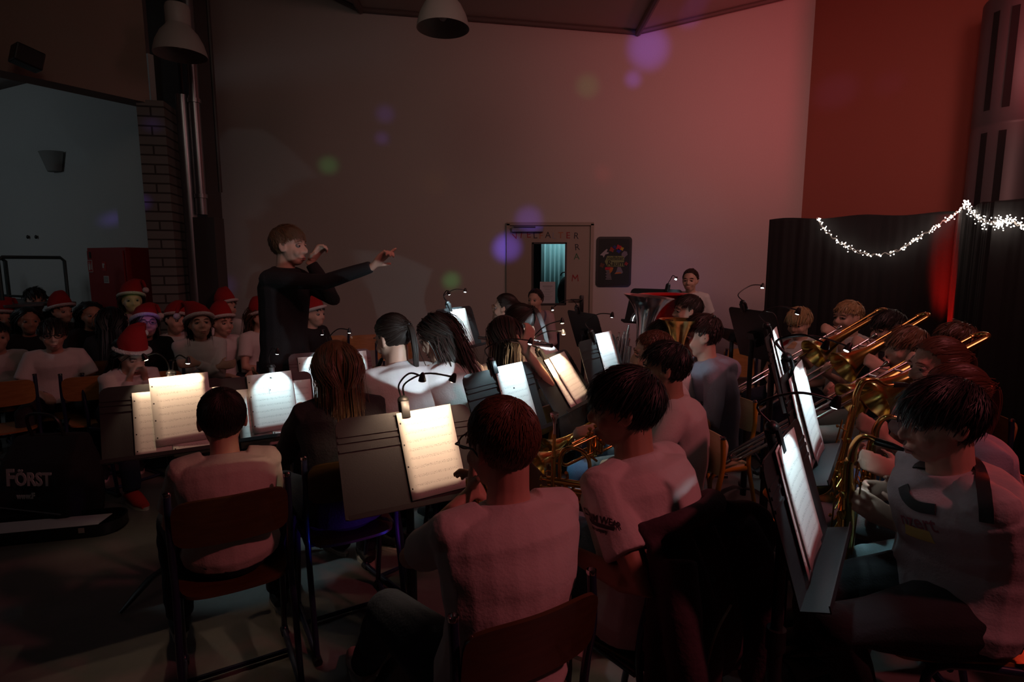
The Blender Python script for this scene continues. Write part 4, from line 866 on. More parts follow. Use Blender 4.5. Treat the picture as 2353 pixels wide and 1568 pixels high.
for k, px in enumerate((67, 86)):
    b = MB(); b.ell((0, 0, 0), (.016, .012, .022)); o = b.build('wall_hook', BLKP); p = P(px, 545, 6.2); s_ = 0
    r_ = ray(px, 545); k_ = (-3.45 * -.0 + 0); # meet the alcove wall line
    a0 = Vector((-3.45, 5.70)); dd = Vector((-6.05, 2.87)).normalized(); ratio = r_.x / r_.y; s_ = (a0.x - ratio * a0.y) / (ratio * dd.y - dd.x); o.location = (a0.x + dd.x * s_ - .0, a0.y + dd.y * s_ - .02, P(px, 545, a0.y + dd.y * s_).z); tag(o, 'small dark wall plug, the %s of two on the alcove wall' % ('left' if k == 0 else 'right'), 'hook', 'wall plugs')
b = MB(); b.box((0, 0, 0), (.17, .13, .13)); o = b.build('mounted_loudspeaker', BLKP, smooth=False, bevel=.01); o.location = P(62, 133, 4.35); o.rotation_euler = (0, R(14), R(57)); tag(o, 'small dark loudspeaker box mounted high on the upper left wall', 'loudspeaker')
# folded tables stacked upside down
TBM = mat('dark_table_frame', (.02, .035, .03), .5); TT = mat('table_top_grey', (.10, .10, .10), .5)
def table(x, y, rz, z, flip, label):
    t = empty('school_table', (x, y, 0), rz); tag(t, label, 'table', 'stacked tables'); s = -1 if flip else 1
    b = MB(); b.box((0, 0, z), (1.2, .55, .025)); b.build('table_top', TT, t, smooth=False, bevel=.004); L = .70 if not flip else .42
    for sx in (-.52, .52):
        b = MB(); b.tube([(sx, -.25, z - s * .02)] + [(sx, -.25, z - s * (L - .03)), (sx, -.22, z - s * L), (sx, .22, z - s * L), (sx, .25, z - s * (L - .03))] + [(sx, .25, z - s * .02)], .015, n=8); b.build('leg', TBM, t)
    b = MB(); b.tube([(-.52, -.25, z - s * (L)), (.52, -.25, z - s * L)], .013, n=8); b.tube([(-.52, .25, z - s * .04), (.52, .25, z - s * .04)], .012, n=8); b.build('crossbar', TBM, t)
table(-4.75, 5.35, aw, .72, False, 'table with dark frame carrying an upturned table before the alcove wall')
table(-4.75, 5.35, aw, 1.16, True, 'upturned table whose dark legs stick up before the alcove wall')
table(-5.75, 5.85, aw, .72, False, 'lower table of the pile at the left edge of the photo')
table(-5.75, 5.85, aw, 1.16, True, 'upturned table at the left edge with its dark legs in the air')
# right: slotted round air column, curtain screen, fairy lights
cl = empty('air_column', (4.42, 5.25, 0)); tag(cl, 'tall grey round air column with long dark slots behind the black screen', 'column')
b = MB(); b.lathe([(0, 3.80), (.27, 3.80), (.28, 3.78), (.28, 2.75), (.275, 2.74), (.275, 2.71), (.28, 2.70), (.28, 0), (0, 0)], n=48); b.build('casing', mat('column_grey_enamel', (.085, .075, .078), .45), cl)
cn = math.degrees(math.atan2(-5.25, -4.42))
for z0, z1 in ((2.85, 3.66), (1.95, 2.66)):
    for da in (-38, -10):
        a = R(cn + da); c_ = Vector((math.cos(a), math.sin(a), 0)); tt = Vector((-math.sin(a), math.cos(a), 0)); b = MB(); rot = basis((0, 0, 0), c_, tt, (0, 0, 1)).to_3x3(); b.box(c_ * .272 + Vector((0, 0, (z0 + z1) / 2)), (.022, .052, z1 - z0), rot); b.build('slot', mat('slot_black', (.006, .006, .006), .9), cl, smooth=False)
CURT = mat('black_molton', (.006, .0055, .006), .92, bump=.1, scale=90)
PL = [Vector(v) for v in ((2.486, 5.6), (3.37, 4.98), (3.69, 4.81), (3.20, 3.86), (5.3, 3.80))]; ZT = 1.946
def along(pts, step):
    out = []
    for a, b in zip(pts, pts[1:]):
        k = max(1, int((b - a).length / step)); out += [a.lerp(b, i / k) for i in range(k)]
    return out + [pts[-1]]
for nm, seg, lab in (('stage_curtain', PL[:3], 'black molton screen behind the trombone players'), ('stage_curtain', PL[2:], 'black molton screen turning forward at the right edge')):
    pts = along(seg, .02); b = MB(); rows = []
    for z, k in ((0.01, 1), (.6, 1), (1.2, .9), (1.7, .7), (ZT - .02, .35), (ZT, .3)):
        row = []
        for i, p in enumerate(pts):
            a = pts[max(i - 1, 0)]; c = pts[min(i + 1, len(pts) - 1)]; nn = Vector((-(c - a).y, (c - a).x)).normalized(); o_ = k * (.008 * math.sin(i * .62 + .8 * math.sin(i * .11)) + .008 * math.sin(i * 1.7))
            row.append((p.x + nn.x * o_, p.y + nn.y * o_, z + (.010 * math.sin(i * .21) if z == ZT else 0)))
        rows.append(row)
    b.rings(rows, caps=False); n_ = len(pts); b.f = [f_ for f_ in b.f if not (n_ - 1 in [v % n_ for v in f_] and 0 in [v % n_ for v in f_])]
    o = b.build(nm, CURT); s_ = o.modifiers.new('s', 'SOLIDIFY'); s_.thickness = .006; tag(o, lab, 'curtain')
def on_curtain(px, py, off=.05):
    r_ = ray(px, py); ratio = r_.x / r_.y; best = None
    for a, b_ in zip(PL, PL[1:]):
        d = b_ - a; den = d.x - ratio * d.y
        if abs(den) < 1e-6: continue
        s_ = (ratio * a.y - a.x) / den
        if -.001 <= s_ <= 1.001:
            y = a.y + d.y * s_
            if best is None or y < best: best = y
    y = (best or 4) - off; return P(px, py, y)
BULB = mat('fairy_light_bulb', (1, .9, .8), .3, emit=(1, .86, .74), es=26)
def fairy(pix, nb, spread, label, seed):
    rr = random.Random(seed); t = empty('fairy_lights', on_curtain(*pix[0])); tag(t, label, 'fairy lights'); o0 = t.location
    path = [q for q in bez([on_curtain(*p) for p in pix], 14)]
    w = MB(); w.tube([q - o0 + Vector((0, 0, .012 * math.sin(i * 1.3))) for i, q in enumerate(path)], .0025, n=5); w.tube([q - o0 + Vector((0, .01, -.012 * math.sin(i * 1.1))) for i, q in enumerate(path)], .0025, n=5); w.build('wire', mat('clear_wire', (.3, .28, .26), .3), t)
    me = None; rest = MB()
    for i in range(nb):
        f = rr.random() * (len(path) - 1); k = int(f); q = path[k].lerp(path[min(k + 1, len(path) - 1)], f - k) + Vector((rr.gauss(0, spread * .5), -abs(rr.gauss(0, .01)), rr.gauss(0, spread)))
        r_ = rr.uniform(.0026, .0048)
        if i < 100:
            if me is None:
                b = MB(); b.ell((0, 0, 0), (1, 1, 1), n=8, m=6); bo = b.build('bulb', BULB, t); me = bo.data
            else: bo = bpy.data.objects.new('bulb', me); col.objects.link(bo); bo.parent = t
            bo.location = q - o0; bo.scale = (r_,) * 3
        else: rest.ell(q - o0, (r_,) * 3, n=7, m=5)
    if nb > 100: o = rest.build('bulb_cluster', BULB, t); o['kind'] = 'stuff'
fairy([(1878, 501), (1902, 535), (1945, 566), (2000, 586), (2060, 577), (2110, 547), (2168, 510), (2205, 484), (2219, 466)], 150, .014, 'white fairy lights hanging in one arc across the black screen', 3)
fairy([(2219, 466), (2236, 490), (2262, 508), (2290, 512), (2320, 508), (2352, 520)], 190, .022, 'bunched white fairy lights at the right end of the black screen', 5)
# ================================================================ music stands, sheets, clip lights
PW = [paper_mat('paper_%d' % i, (.82, .80, .77), i) for i in range(4)]
# name: px, py, Y, face, tilt, warm, sheets, lamp x, label words
def setup(px, py, Y, face, tilt, warm, sheets, lx, where, heads=None, e=1.0, legrot=0, light=True, ang=80):
    st, Wm = mk_stand(px, py, Y, face, tilt=tilt, legrot=legrot, label='black music stand ' + where)
    for k, (x, z, w, h_, rot) in enumerate(sheets):
        sheet(Wm, x, z, w, h_, rot, PW[(SHEETN[0]) % 4], ('single' if len(sheets) == 1 else 'top' if k == len(sheets) - 1 else 'lower' if k == 0 else 'middle') + ' sheet of music on the stand ' + where, .006 + .004 * k, .010)
    if light:
        hd = heads or [((lx - .07, -.13, .255), (lx - .02, -.01, .03), 1), ((lx + .09, -.14, .245), (lx + .06, -.01, .0), 1)]
        stand_light(Wm, lx, .165, [(a, b, c * e) for a, b, c in hd], ('warm' if warm else 'cool white') + ' clip light on the stand ' + where, warm, energy=6.0, ang=ang)
    return st, Wm
A4 = (.21, .297)
S1 = setup(383, 962, 2.50, 30, 20, True, [(-.02, -.02, *A4, 0), (.12, -.03, *A4, 1), (.065, .035, .235, .31, 2)], .03, 'at left before the short-haired player', heads=[((-.06, -.10, .26), (.02, 0, .05), .8), ((.10, -.05, .24), (.08, 0, .04), .8)], e=.55, ang=105)
S2 = setup(608, 935, 2.85, 30, 20, False, [(-.02, -.05, *A4, 0), (.13, -.03, *A4, 0), (.04, .02, .215, .30, 2)], .05, 'with the flat light bar near the conductor', heads=[((.07, -.13, .25), (.05, -.01, .02), 1)], e=.9, ang=66)
S3 = setup(945, 1052, 1.92, 28, 22, True, [(.075, .012, .205, .305, 3)], .0, 'in the middle foreground', heads=[((.03, -.15, .245), (.03, -.01, .04), 1), ((.13, -.17, .23), (.05, -.01, .02), 1)], e=.55, ang=115)
S4 = setup(1165, 925, 2.55, 52, 20, False, [(.07, .02, *A4, 0)], -.03, 'with one arched light left of the trumpet players', heads=[((.12, -.13, .235), (.06, -.01, .02), 1)], e=.8, ang=110)
S5 = setup(1292, 876, 3.0, 60, 34, True, [(.02, -.01, *A4, 0), (.08, .0, .20, .29, 3)], -.06, 'with warm lights right of the clipped ponytail', heads=[((.03, -.16, .27), (.03, -.01, .03), 1), ((.06, -.12, .22), (.05, -.01, .0), 1)], e=.8)
S6 = setup(1388, 838, 3.3, 56, 18, False, [(.08, .03, .22, .31, 0)], -.05, 'in front of the silver bass horn', heads=[((.0, -.13, .26), (.03, -.01, .04), 1)], e=1.0)
S7 = setup(1348, 762, 4.5, 112, 18, False, [], .05, 'turned away, before the grey door', heads=[((.12, .18, .24), (.0, .3, -.3), 0)], e=.3)
S8 = setup(1738, 770, 3.45, 100, 18, False, [(.0, .0, *A4, 0)], .06, 'seen from behind at the edge of the screen', heads=[((.08, -.16, .25), (.04, -.01, .0), 1)], e=.7)
S9 = setup(1690, 775, 4.1, 105, 62, False, [], 0, 'with its desk laid nearly flat', light=False)
S10 = setup(1790, 845, 2.6, 60, 16, False, [(-.02, .0, *A4, 0), (.06, .03, .20, .29, 2)], -.05, 'farthest of the three lit ones before the trombones', heads=[((.0, -.13, .23), (.02, -.01, .02), 1)], e=.9)
S11 = setup(1846, 955, 1.86, 56, 16, False, [(-.06, .0, *A4, 0), (.06, -.01, *A4, 0), (.01, .02, *A4, 3)], -.03, 'middle of the three lit ones before the trombones', heads=[((-.07, -.12, .22), (-.02, -.01, .03), 1), ((.12, -.16, .18), (.06, -.01, 0), 1)], e=.55)
S12 = setup(1834, 1150, 1.38, 55, 17, False, [(-.03, .01, .22, .31, 0), (-.01, .015, *A4, 2)], -.06, 'nearest of the three lit ones before the trombones', heads=[((-.02, -.14, .23), (-.02, -.01, .02), 1)], e=.45)
S13 = setup(1056, 755, 4.3, 62, 18, False, [(.03, .0, *A4, 0)], -.06, 'beyond the two players in white at the wall', heads=[((.06, -.10, .26), (.03, -.01, .03), 1), ((-.10, -.06, .26), (-.03, -.01, .03), 1)], e=.9)
S14 = setup(766, 868, 3.4, 30, 20, False, [(-.09, -.01, *A4, 0), (.11, .0, *A4, 0)], .0, 'behind the long-haired player in grey', heads=[((-.06, -.12, .25), (-.06, -.01, .03), 1), ((.10, -.12, .25), (.1, -.01, .02), 1)], e=.9, ang=66)
S15 = setup(1500, 705, 5.0, -40, 22, False, [], .1, 'behind the red bell', heads=[((.17, -.02, .255), (.16, -.2, -.1), 1.2)], e=.2, ang=100)

# ================================================================ the band
V = Vector
cond = person('person in a black sweater standing and conducting with both arms raised', P(664, 566, 3.5), -104, lean=3, hyaw=8, hair='sandy', style='short', shirt=BLACKC, sleeve='long', trousers=BLACKC, lod=3, s=1.0, hs=1.06, g=1.0, stand=True, seed=1, slouch=.3, cat='person',
    wr={'R': (P(858, 612, 3.28), (.62, -.05, .62), (0, -.3, -1), 1), 'L': (P(713, 603, 3.52), (.55, .1, .75), (.7, -.3, -.5))}, hint={'R': (0, -.2, -1), 'L': (.3, .3, -1)}, curl=.75)
boyA = person('person in white t-shirt and glasses holding a trumpet, back to camera in the foreground', P(1152, 1022, 1.38), 30, lean=6, side_lean=7, hyaw=12, pitch=6, hair='sandy', style='crop', shirt=WHITE, trousers=NAVY, lod=3, s=.98, hs=1.04, seed=2, specs=True, knees=.14,
    wr={'L': (P(1086, 1128, 1.58), (.05, .2, 1), (1, .1, 0)), 'R': (P(1125, 1165, 1.62), (-.5, .3, .8), (-1, 0, 0))}, hint={'L': (-.9, -.4, -.8), 'R': (.9, -.3, -.8)}, shoes=mat('pale_pink_shoe', (.55, .42, .38), .6), feet={'L': (G(892, 1405, .53), G(842, 1525, .09))})
boyB = person('person in printed white t-shirt resting a trumpet upright on the lap, dark hair', P(1437, 938, 1.66), 42, lean=8, hyaw=36, pitch=4, hair='black', style='mop', skin='tan', shirt=WHITE, trousers=NAVY, lod=3, s=1.0, hs=1.04, g=1.12, seed=3,
    wr={'R': (P(1262, 1135, 1.80), (-.5, -.1, .5), (.6, -.5, 0)), 'L': (P(1300, 1262, 1.52), (-.8, .3, .1), (.2, .8, 0))}, hint={'L': (.3, -.7, -1), 'R': (0, .5, -1)})
boyC = person('person in pale t-shirt with short brown hair seated before the warm-lit sheet at left', P(511, 965, 1.98), 30, lean=6, hair='dark', style='crop', shirt=CREAM, trousers=NAVY, pose='clarinet', lod=3, s=.86, hs=1.0, seed=4, seat=.44)
girlL = person('person with long straight brown hair in dark grey sweatshirt, back to camera', P(771, 848, 2.35), 30, lean=8, hair='fairbrown', style='long', shirt=DARKC, sleeve='long', pose='clarinet', lod=3, s=.92, hs=1.02, seed=5, wr={'L': (P(690, 990, 2.58), (-.3, .5, .6), (1, 0, 0))})
girlE = person('person with braided dark hair and white t-shirt playing a clarinet', P(902, 778, 2.8), 44, lean=16, pitch=18, hyaw=12, hair='dark', style='pony', shirt=WHITE, pose='clarinet', lod=2, s=.95, hs=1.02, g=1.15, seed=6)
girlF = person('person with loose wavy dark hair bending forward in a white t-shirt', P(1003, 775, 2.95), 56, lean=28, pitch=25, hair='dark', style='wavy', shirt=WHITE, pose='clarinet', lod=2, s=.98, hs=1.04, g=1.3, seed=7)
girlG = person('person with long dark hair held by an orange clip, white t-shirt, playing the flute', P(1153, 775, 3.1), 36, lean=8, hair='dark', style='long', shirt=WHITE, trousers=LJEANS, pose='flute', lod=2, s=.95, hs=1.02, seed=8, roll=10, wr={'R': (P(1207, 806, 2.82), (.25, .1, .95), (-.6, .7, 0)), 'L': (P(1150, 820, 3.25), (.2, .1, .95), (0, -1, 0))})
girlH = person('person bowing a dark ponytailed head over a white t-shirt beside the grey door', P(1196, 745, 3.6), 64, lean=38, pitch=34, hyaw=-6, hair='dark', style='pony', shirt=WHITE, pose='lap', lod=2, s=.98, hs=1.06, g=1.1, seed=9)
girlI = person('person in left profile with pulled-back dark hair, face lit pale, by the wall', P(1160, 708, 4.7), 78, lean=4, hair='dark', style='pony', shirt=WHITE, pose='flute', lod=2, s=.93, hs=1.0, seed=10)
girlJ = person('person in pale striped hoodie sitting under the door window notice', P(1230, 690, 6), 150, lean=4, hair='black', style='bun', shirt=PINKC, sleeve='long', hood=True, pose='lap', lod=1, s=.93, hs=1.0, seed=11)
girlK = person('person standing against the wall in a white t-shirt with hands behind the back', P(1586, 645, 5.7), 150, lean=2, hyaw=0, hair='dark', style='bun', shirt=WHITE, pose='behind', trousers=BLACKC, lod=2, s=.88, hs=.98, stand=True, seed=12)
m1 = person('person in a white t-shirt with short dark hair on the lime-backed chair', P(1528, 848, 2.45), 78, lean=2, pitch=4, hair='black', style='short', skin='tan', shirt=WHITE, trousers=LJEANS, pose='trumpet', lod=2, s=.95, hs=1.03, seed=13, wr={'L': (P(1392, 985, 2.3), (-.8, 0, -.1), (0, .4, -1)), 'R': (P(1405, 975, 2.6), (-.8, 0, -.1), (0, -.4, -1))})
m2 = person('person with cropped reddish hair in profile left of the black-haired trumpet player', P(1500, 815, 2.78), 78, lean=4, pitch=2, hair='auburn', style='crop', shirt=WHITE, trousers=JEANS, pose='trumpet', lod=2, s=.95, hs=1.02, seed=14, wr={'L': (P(1385, 1000, 2.65), (-.8, 0, -.1), (0, .4, -1)), 'R': (P(1385, 975, 2.9), (-.8, 0, -.1), (0, -.4, -1))})
m3 = person('person with dark hair mostly hidden behind the cropped reddish head', P(1522, 783, 3.15), 80, lean=4, hair='dark', style='short', shirt=WHITE, pose='tuba', lod=2, s=.93, hs=1.0, seed=15)
m4 = person('person in a blue-grey hooded sweatshirt blowing into the brass baritone', P(1612, 772, 3.08), 84, lean=6, pitch=6, hair='dark', style='short', shirt=GREYH, sleeve='long', hood=True, pose='tuba', lod=2, s=.93, hs=1.02, seed=16)
m5 = person('person with short dark hair behind the red and brass bells', P(1580, 715, 4.1), 88, lean=2, hair='dark', style='short', shirt=PINKC, pose='tuba', lod=2, s=.95, hs=1.0, seed=17)
r1 = person('person with blond bowl-cut hair in printed white t-shirt, arms on the lap, at the screen', P(1836, 742, 4.3), 128, lean=6, pitch=14, hair='blond', style='mop', shirt=WHITE, pose='lap', lod=2, s=.92, hs=1.0, seed=18)
r2 = person('person with short blond hair playing the farthest trombone', P(1948, 730, 3.95), 112, lean=0, hyaw=-4, hair='blond', style='short', shirt=WHITE, trousers=NAVY, pose='trombone', lod=2, s=.94, hs=1.0, seed=19)
r3 = person('person with black hair playing the trombone beside the blond player', P(2040, 758, 3.45), 98, lean=0, pitch=2, hair='black', style='mop', shirt=DARKC, pose='trombone', trousers=CARGO, lod=2, s=.94, hs=1.0, seed=20)
r4 = person('person in black t-shirt with tousled sandy hair, face in left profile', P(2082, 800, 3.05), 86, lean=2, hair='sandy', style='mop', shirt=BLACKC, pose='trombone', trousers=CARGO, lod=2, s=.94, hs=1.0, seed=21)
r7 = person('person with brown hair half hidden behind the tenor saxophone player', P(2190, 795, 2.8), 84, lean=2, hair='brown', style='short', shirt=BLACKC, pose='trombone', trousers=JEANS, lod=2, s=.94, hs=1.0, seed=22)
r5 = person('person with pulled-back auburn hair and pale face playing the tenor saxophone', P(2152, 842, 2.33), 84, lean=2, pitch=6, hair='auburn', style='pony', shirt=WHITE, pose='sax', trousers=JEANS, lod=2, s=.95, hs=1.02, seed=23, wr={'L': (P(2035, 1010, 2.28), (-.7, 0, .5), (.2, 1, 0))})
r6 = person('person in blue-grey jacket with dark sleeve stripes playing saxophone behind the nearest player', P(2188, 915, 1.95), 82, lean=8, pitch=6, hair='auburn', style='pony', shirt=GREYH, sleeve='long', pose='sax', trousers=GJEANS, lod=2, s=.95, hs=1.02, seed=24, wr={'L': (P(2065, 1090, 1.9), (-.8, 0, .35), (.1, 1, -.2))})
boyD = person('person with thick black hair, grey-white t-shirt and black harness playing the nearest saxophone', P(2163, 968, 1.6), 82, lean=6, pitch=8, hyaw=2, hair='black', style='mop', shirt=mat('light_grey_cotton', (.46, .44, .46), .88, bump=.15, scale=120), trousers=BLACKC, lod=3, s=1.0, hs=1.07, g=1.2, seed=25, thigh=.44,
    wr={'L': (P(2062, 1206, 1.70), (-.8, .15, .5), (.1, 1, -.1)), 'R': (P(2056, 1132, 1.86), (-.9, -.1, .1), (0, -1, 0))}, hint={'L': (.5, -.3, -1)}, feet={'L': (G(1915, 1440, .53), G(2015, 1690, .1)), 'R': (G(1875, 1345, .53), G(1856, 1455, .10))})
# audience
AU = [
 ('person with glasses in a pale pink t-shirt at far left, forearms on knees', (122, 770, 4.10), -142, dict(hair='dark', style='mop', shirt=WHITE, specs=True, lod=2, trousers=DARKC)),
 ('person bowing under a red bobble hat, hands held to the face', (303, 815, 3.75), -120, dict(hair='dark', style='long', shirt=WHITE, sleeve='long', hat=(-.13, -.05, -.09), pitch=28, lean=24, pose='phone', lod=2, shoes=REDLITSHOE, trousers=NAVY)),
 ('person in white v-neck top and red hat with arms crossed, looking up', (459, 745, 4.25), -140, dict(hair='dark', style='long', shirt=WHITE, sleeve='long', hat=(.03, -.10, .06), pitch=-12, pose='cross', lod=2)),
 ('person with round glasses, red hat and dark waistcoat over white sleeves', (336, 745, 4.50), -138, dict(hair='dark', style='long', shirt=BLACKC, hat=(-.10, -.05, -.04), pitch=-12, specs=True, lod=2)),
 ('person leaning sideways in a red hat beside the brick pier', (404, 738, 4.80), -120, dict(hair='dark', style='short', shirt=WHITE, hat=(-.14, 0, -.02), roll=-14, lod=1)),
 ('person in a pale-brimmed hat sitting before the red cabinet', (303, 690, 4.95), -140, dict(hair='brown', style='long', shirt=PINKC, hat=(-.12, -.05, -.08), lod=1)),
 ('person wholly in dark clothes with dark hair, face lit orange', (210, 725, 4.80), -125, dict(hair='black', style='long', shirt=BLACKC, sleeve='long', skin='tan', lod=1)),
 ('person with dark hair turned away between the orange-lit face and the glasses wearer', (258, 738, 4.60), 25, dict(hair='black', style='long', shirt=BLACKC, sleeve='long', lod=1)),
 ('person in a red hat looking right, above the t-shirt wearer at far left', (142, 716, 5.10), -110, dict(hair='dark', style='short', shirt=DARKC, hat=(-.08, -.08, .0), lod=1)),
 ('person with dark hair in the back row under the upturned table legs', (82, 690, 5.35), -130, dict(hair='black', style='mop', shirt=DARKC, lod=1)),
 ('person with long dark hair and shadowed face at the far left', (66, 738, 4.70), -130, dict(hair='black', style='long', shirt=BLACKC, sleeve='long', skin='tan', lod=1)),
 ('person in red hat and white t-shirt right of the v-neck wearer', (510, 742, 4.70), -118, dict(hair='brown', style='short', shirt=WHITE, hat=(-.12, -.05, -.02), lod=2)),
 ('person in white under a red hat in the back row by the dark column', (520, 706, 5.30), -118, dict(hair='brown', style='short', shirt=WHITE, hat=(-.10, -.04, .0), lod=1)),
 ('person in a red hat half hidden by the conductor on the left', (601, 730, 4.90), -112, dict(hair='brown', style='long', shirt=WHITE, hat=(-.10, -.06, .0), lod=1)),
 ('person with a pale hat brim peeking out right of the conductor', (722, 722, 5.00), -112, dict(hair='black', style='short', shirt=BLACKC, sleeve='long', hat=(-.10, -.04, -.02), lod=1)),
 ('person in a red hat cut off by the left photo edge', (6, 732, 4.90), -130, dict(hair='black', style='short', shirt=DARKC, hat=(-.12, -.05, -.04), lod=1)),
 ('person in a pale t-shirt cut off by the left photo edge', (-8, 775, 4.30), -135, dict(hair='black', style='short', shirt=WHITE, lod=1)),
]
aud = []
for i, (lb, h_, yw, kw) in enumerate(AU): aud.append((lb, person(lb, P(*h_), yw, **{**dict(seed=40 + i, s=.88, hs=1.0, lean=4), **kw})))

# ---------------------------------------------------------------- extra clothing details
CLIP = mat('orange_hair_clip', (.55, .20, .05), .4)
c = MB(); c.tube([(-.035, 0, 0), (.035, 0, -.006)], .005, n=8); c.tube([(0, 0, 0), (-.004, -.012, -.09)], .0035, n=8); c.build('hair_clip', CLIP, girlG['root'], M=girlG['HMl'] @ Matrix.Translation((.02, -.115, -.02)))
def strap(p, pts, r, name='strap', m=BLACKC, flat=.35):
    W = p['W4'].inverted(); b = MB(); b.tube([W @ V(q) for q in bez(pts, 6)], r, n=8, flat=flat); return b.build(name, m, p['root'])
def shirt_line(p, text, size, wpos, xdir, zdir, m, name='print'):
    W = p['W4'].inverted(); x = V(xdir).normalized(); z = V(zdir).normalized(); n = x.cross(z)
    M = W @ basis(V(wpos), x, z, n); return text_mesh(text, size, m, name, p['root'], M, .0015, bold=.0008)

# ---------------------------------------------------------------- chairs
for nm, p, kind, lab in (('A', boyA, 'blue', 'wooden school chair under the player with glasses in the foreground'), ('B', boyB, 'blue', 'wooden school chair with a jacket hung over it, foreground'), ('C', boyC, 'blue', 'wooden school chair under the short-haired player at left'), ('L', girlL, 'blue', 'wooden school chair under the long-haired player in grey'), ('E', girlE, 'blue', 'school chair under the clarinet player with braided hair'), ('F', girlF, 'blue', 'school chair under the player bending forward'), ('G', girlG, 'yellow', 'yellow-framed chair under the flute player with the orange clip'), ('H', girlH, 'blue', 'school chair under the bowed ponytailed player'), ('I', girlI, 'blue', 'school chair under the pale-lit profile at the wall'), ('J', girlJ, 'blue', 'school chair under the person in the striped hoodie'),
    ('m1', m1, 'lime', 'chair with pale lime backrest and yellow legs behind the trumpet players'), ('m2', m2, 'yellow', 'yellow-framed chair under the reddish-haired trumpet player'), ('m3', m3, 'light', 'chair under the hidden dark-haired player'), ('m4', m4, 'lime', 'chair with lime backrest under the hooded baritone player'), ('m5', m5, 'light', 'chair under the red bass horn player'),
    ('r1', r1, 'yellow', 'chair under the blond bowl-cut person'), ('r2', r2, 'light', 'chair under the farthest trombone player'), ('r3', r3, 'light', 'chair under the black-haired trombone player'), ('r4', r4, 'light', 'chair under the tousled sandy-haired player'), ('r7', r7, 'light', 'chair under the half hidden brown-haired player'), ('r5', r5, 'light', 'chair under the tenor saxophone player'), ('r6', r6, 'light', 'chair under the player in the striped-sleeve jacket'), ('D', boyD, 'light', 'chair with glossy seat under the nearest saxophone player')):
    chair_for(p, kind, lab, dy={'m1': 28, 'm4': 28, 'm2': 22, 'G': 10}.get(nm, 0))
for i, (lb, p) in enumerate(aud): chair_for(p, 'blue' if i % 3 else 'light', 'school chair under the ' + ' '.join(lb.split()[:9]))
for (px, py, Y, rz, kd, lab) in ((578, 815, 4.0, -60, 'light', 'empty wooden chair just left of the conductor'), (212, 858, 3.75, 30, 'light', 'empty chair between the t-shirt wearer and the bowed hat'), (352, 868, 3.9, 20, 'light', 'empty chair behind the bowed hat wearer'), (-4, 880, 3.55, 40, 'light', 'empty chair at the left edge of the photo'),
    (835, 703, 6.0, -150, 'light', 'empty chair farther right of the pair at the back wall'), (755, 712, 5.9, -140, 'light', 'empty chair right of the pale-brimmed hat at the back wall'), (905, 722, 5.4, -160, 'light', 'empty chair behind the braided player at the back wall'), (566, 700, 6.2, -140, 'light', 'empty chair at the back wall left of the conductor'), (540, 703, 6.5, -130, 'light', 'empty chair in the corner by the dark column'),
    (1690, 790, 5.0, -150, 'light', 'empty chair glowing orange left of the black screen'), (1680, 860, 4.6, 170, 'light', 'white-seated empty chair under the flat music stand')):
    p = P(px, py, Y); v = Matrix.Rotation(R(rz), 3, 'Z') @ V((0, -.22, 0)); chair(kd, p.x - v.x, p.y - v.y, R(rz), lab)
for (x, y, rz, kd, lab) in ((2.02, 1.55, 95, 'light', 'empty chair with a dark bag at the right edge, lit red'), (2.12, 2.05, 88, 'light', 'empty chair behind the striped-sleeve jacket, lit red'), (1.98, 1.02, 100, 'light', 'chair cut off by the lower right corner')):
    chair(kd, x, y, R(rz), lab)

# ---------------------------------------------------------------- jacket over the foreground chair
def jacket():
    W = boyB['Rz']; v = W @ V((0, .06, 0)); o = V((boyB['org'].x + v.x, boyB['org'].y + v.y, 0)); t = empty('jacket', o, boyB['yaw']); tag(t, 'dark jacket with pale piping hung over the foreground chair back', 'jacket')
    b = MB(); n = 22
    for z0 in (0,):
        rows = []
        for z, w, d0 in ((.83, .17, -.18), (.82, .195, -.235), (.76, .205, -.265), (.66, .22, -.285), (.58, .24, -.31), (.46, .25, -.315), (.36, .25, -.30)):
            row = [V((w * (2 * i / n - 1), d0 - .022 * math.sin(i * 1.1 + z * 9) - .012 * math.sin(i * 2.3 + z * 4) + .5 * (2 * i / n - 1) ** 2 * .10, z + .01 * math.sin(i * .9))) for i in range(n + 1)]
            rows.append(row + [p + V((0, .035, 0)) for p in reversed(row)])
        b.rings(rows)
    b.tube(bez([(-.18, -.15, .82), (-.10, -.215, .85), (0, -.23, .855), (.10, -.215, .85), (.18, -.15, .82)], 5), .030, n=12)
    b.tube(bez([(.17, -.22, .80), (.23, -.27, .79), (.26, -.29, .72), (.25, -.28, .66)], 5), [.035] * 6 + [.04] * 5 + [.035] * 5, n=12)
    for sx in (-1, 1): b.tube(bez([(sx * .15, -.25, .78), (sx * .21, -.31, .64), (sx * .20, -.33, .46), (sx * .18, -.31, .30)], 5), [.055] * 5 + [.05] * 5 + [.045] * 5 + [.036], n=12)
    fused(b, 'jacket_body', mat('plum_black_jacket', (.075, .042, .058), .85, bump=.25, scale=80), t, .010, 3, wrinkle(.008, 77, (7, 7, 12)))
    q = MB(); q.tube(bez([(-.02, -.335, .64), (-.12, -.345, .60), (-.17, -.35, .50), (-.15, -.345, .34)], 6), .0035, n=6); q.build('piping', mat('pale_piping', (.45, .30, .22), .6), t)
jacket()
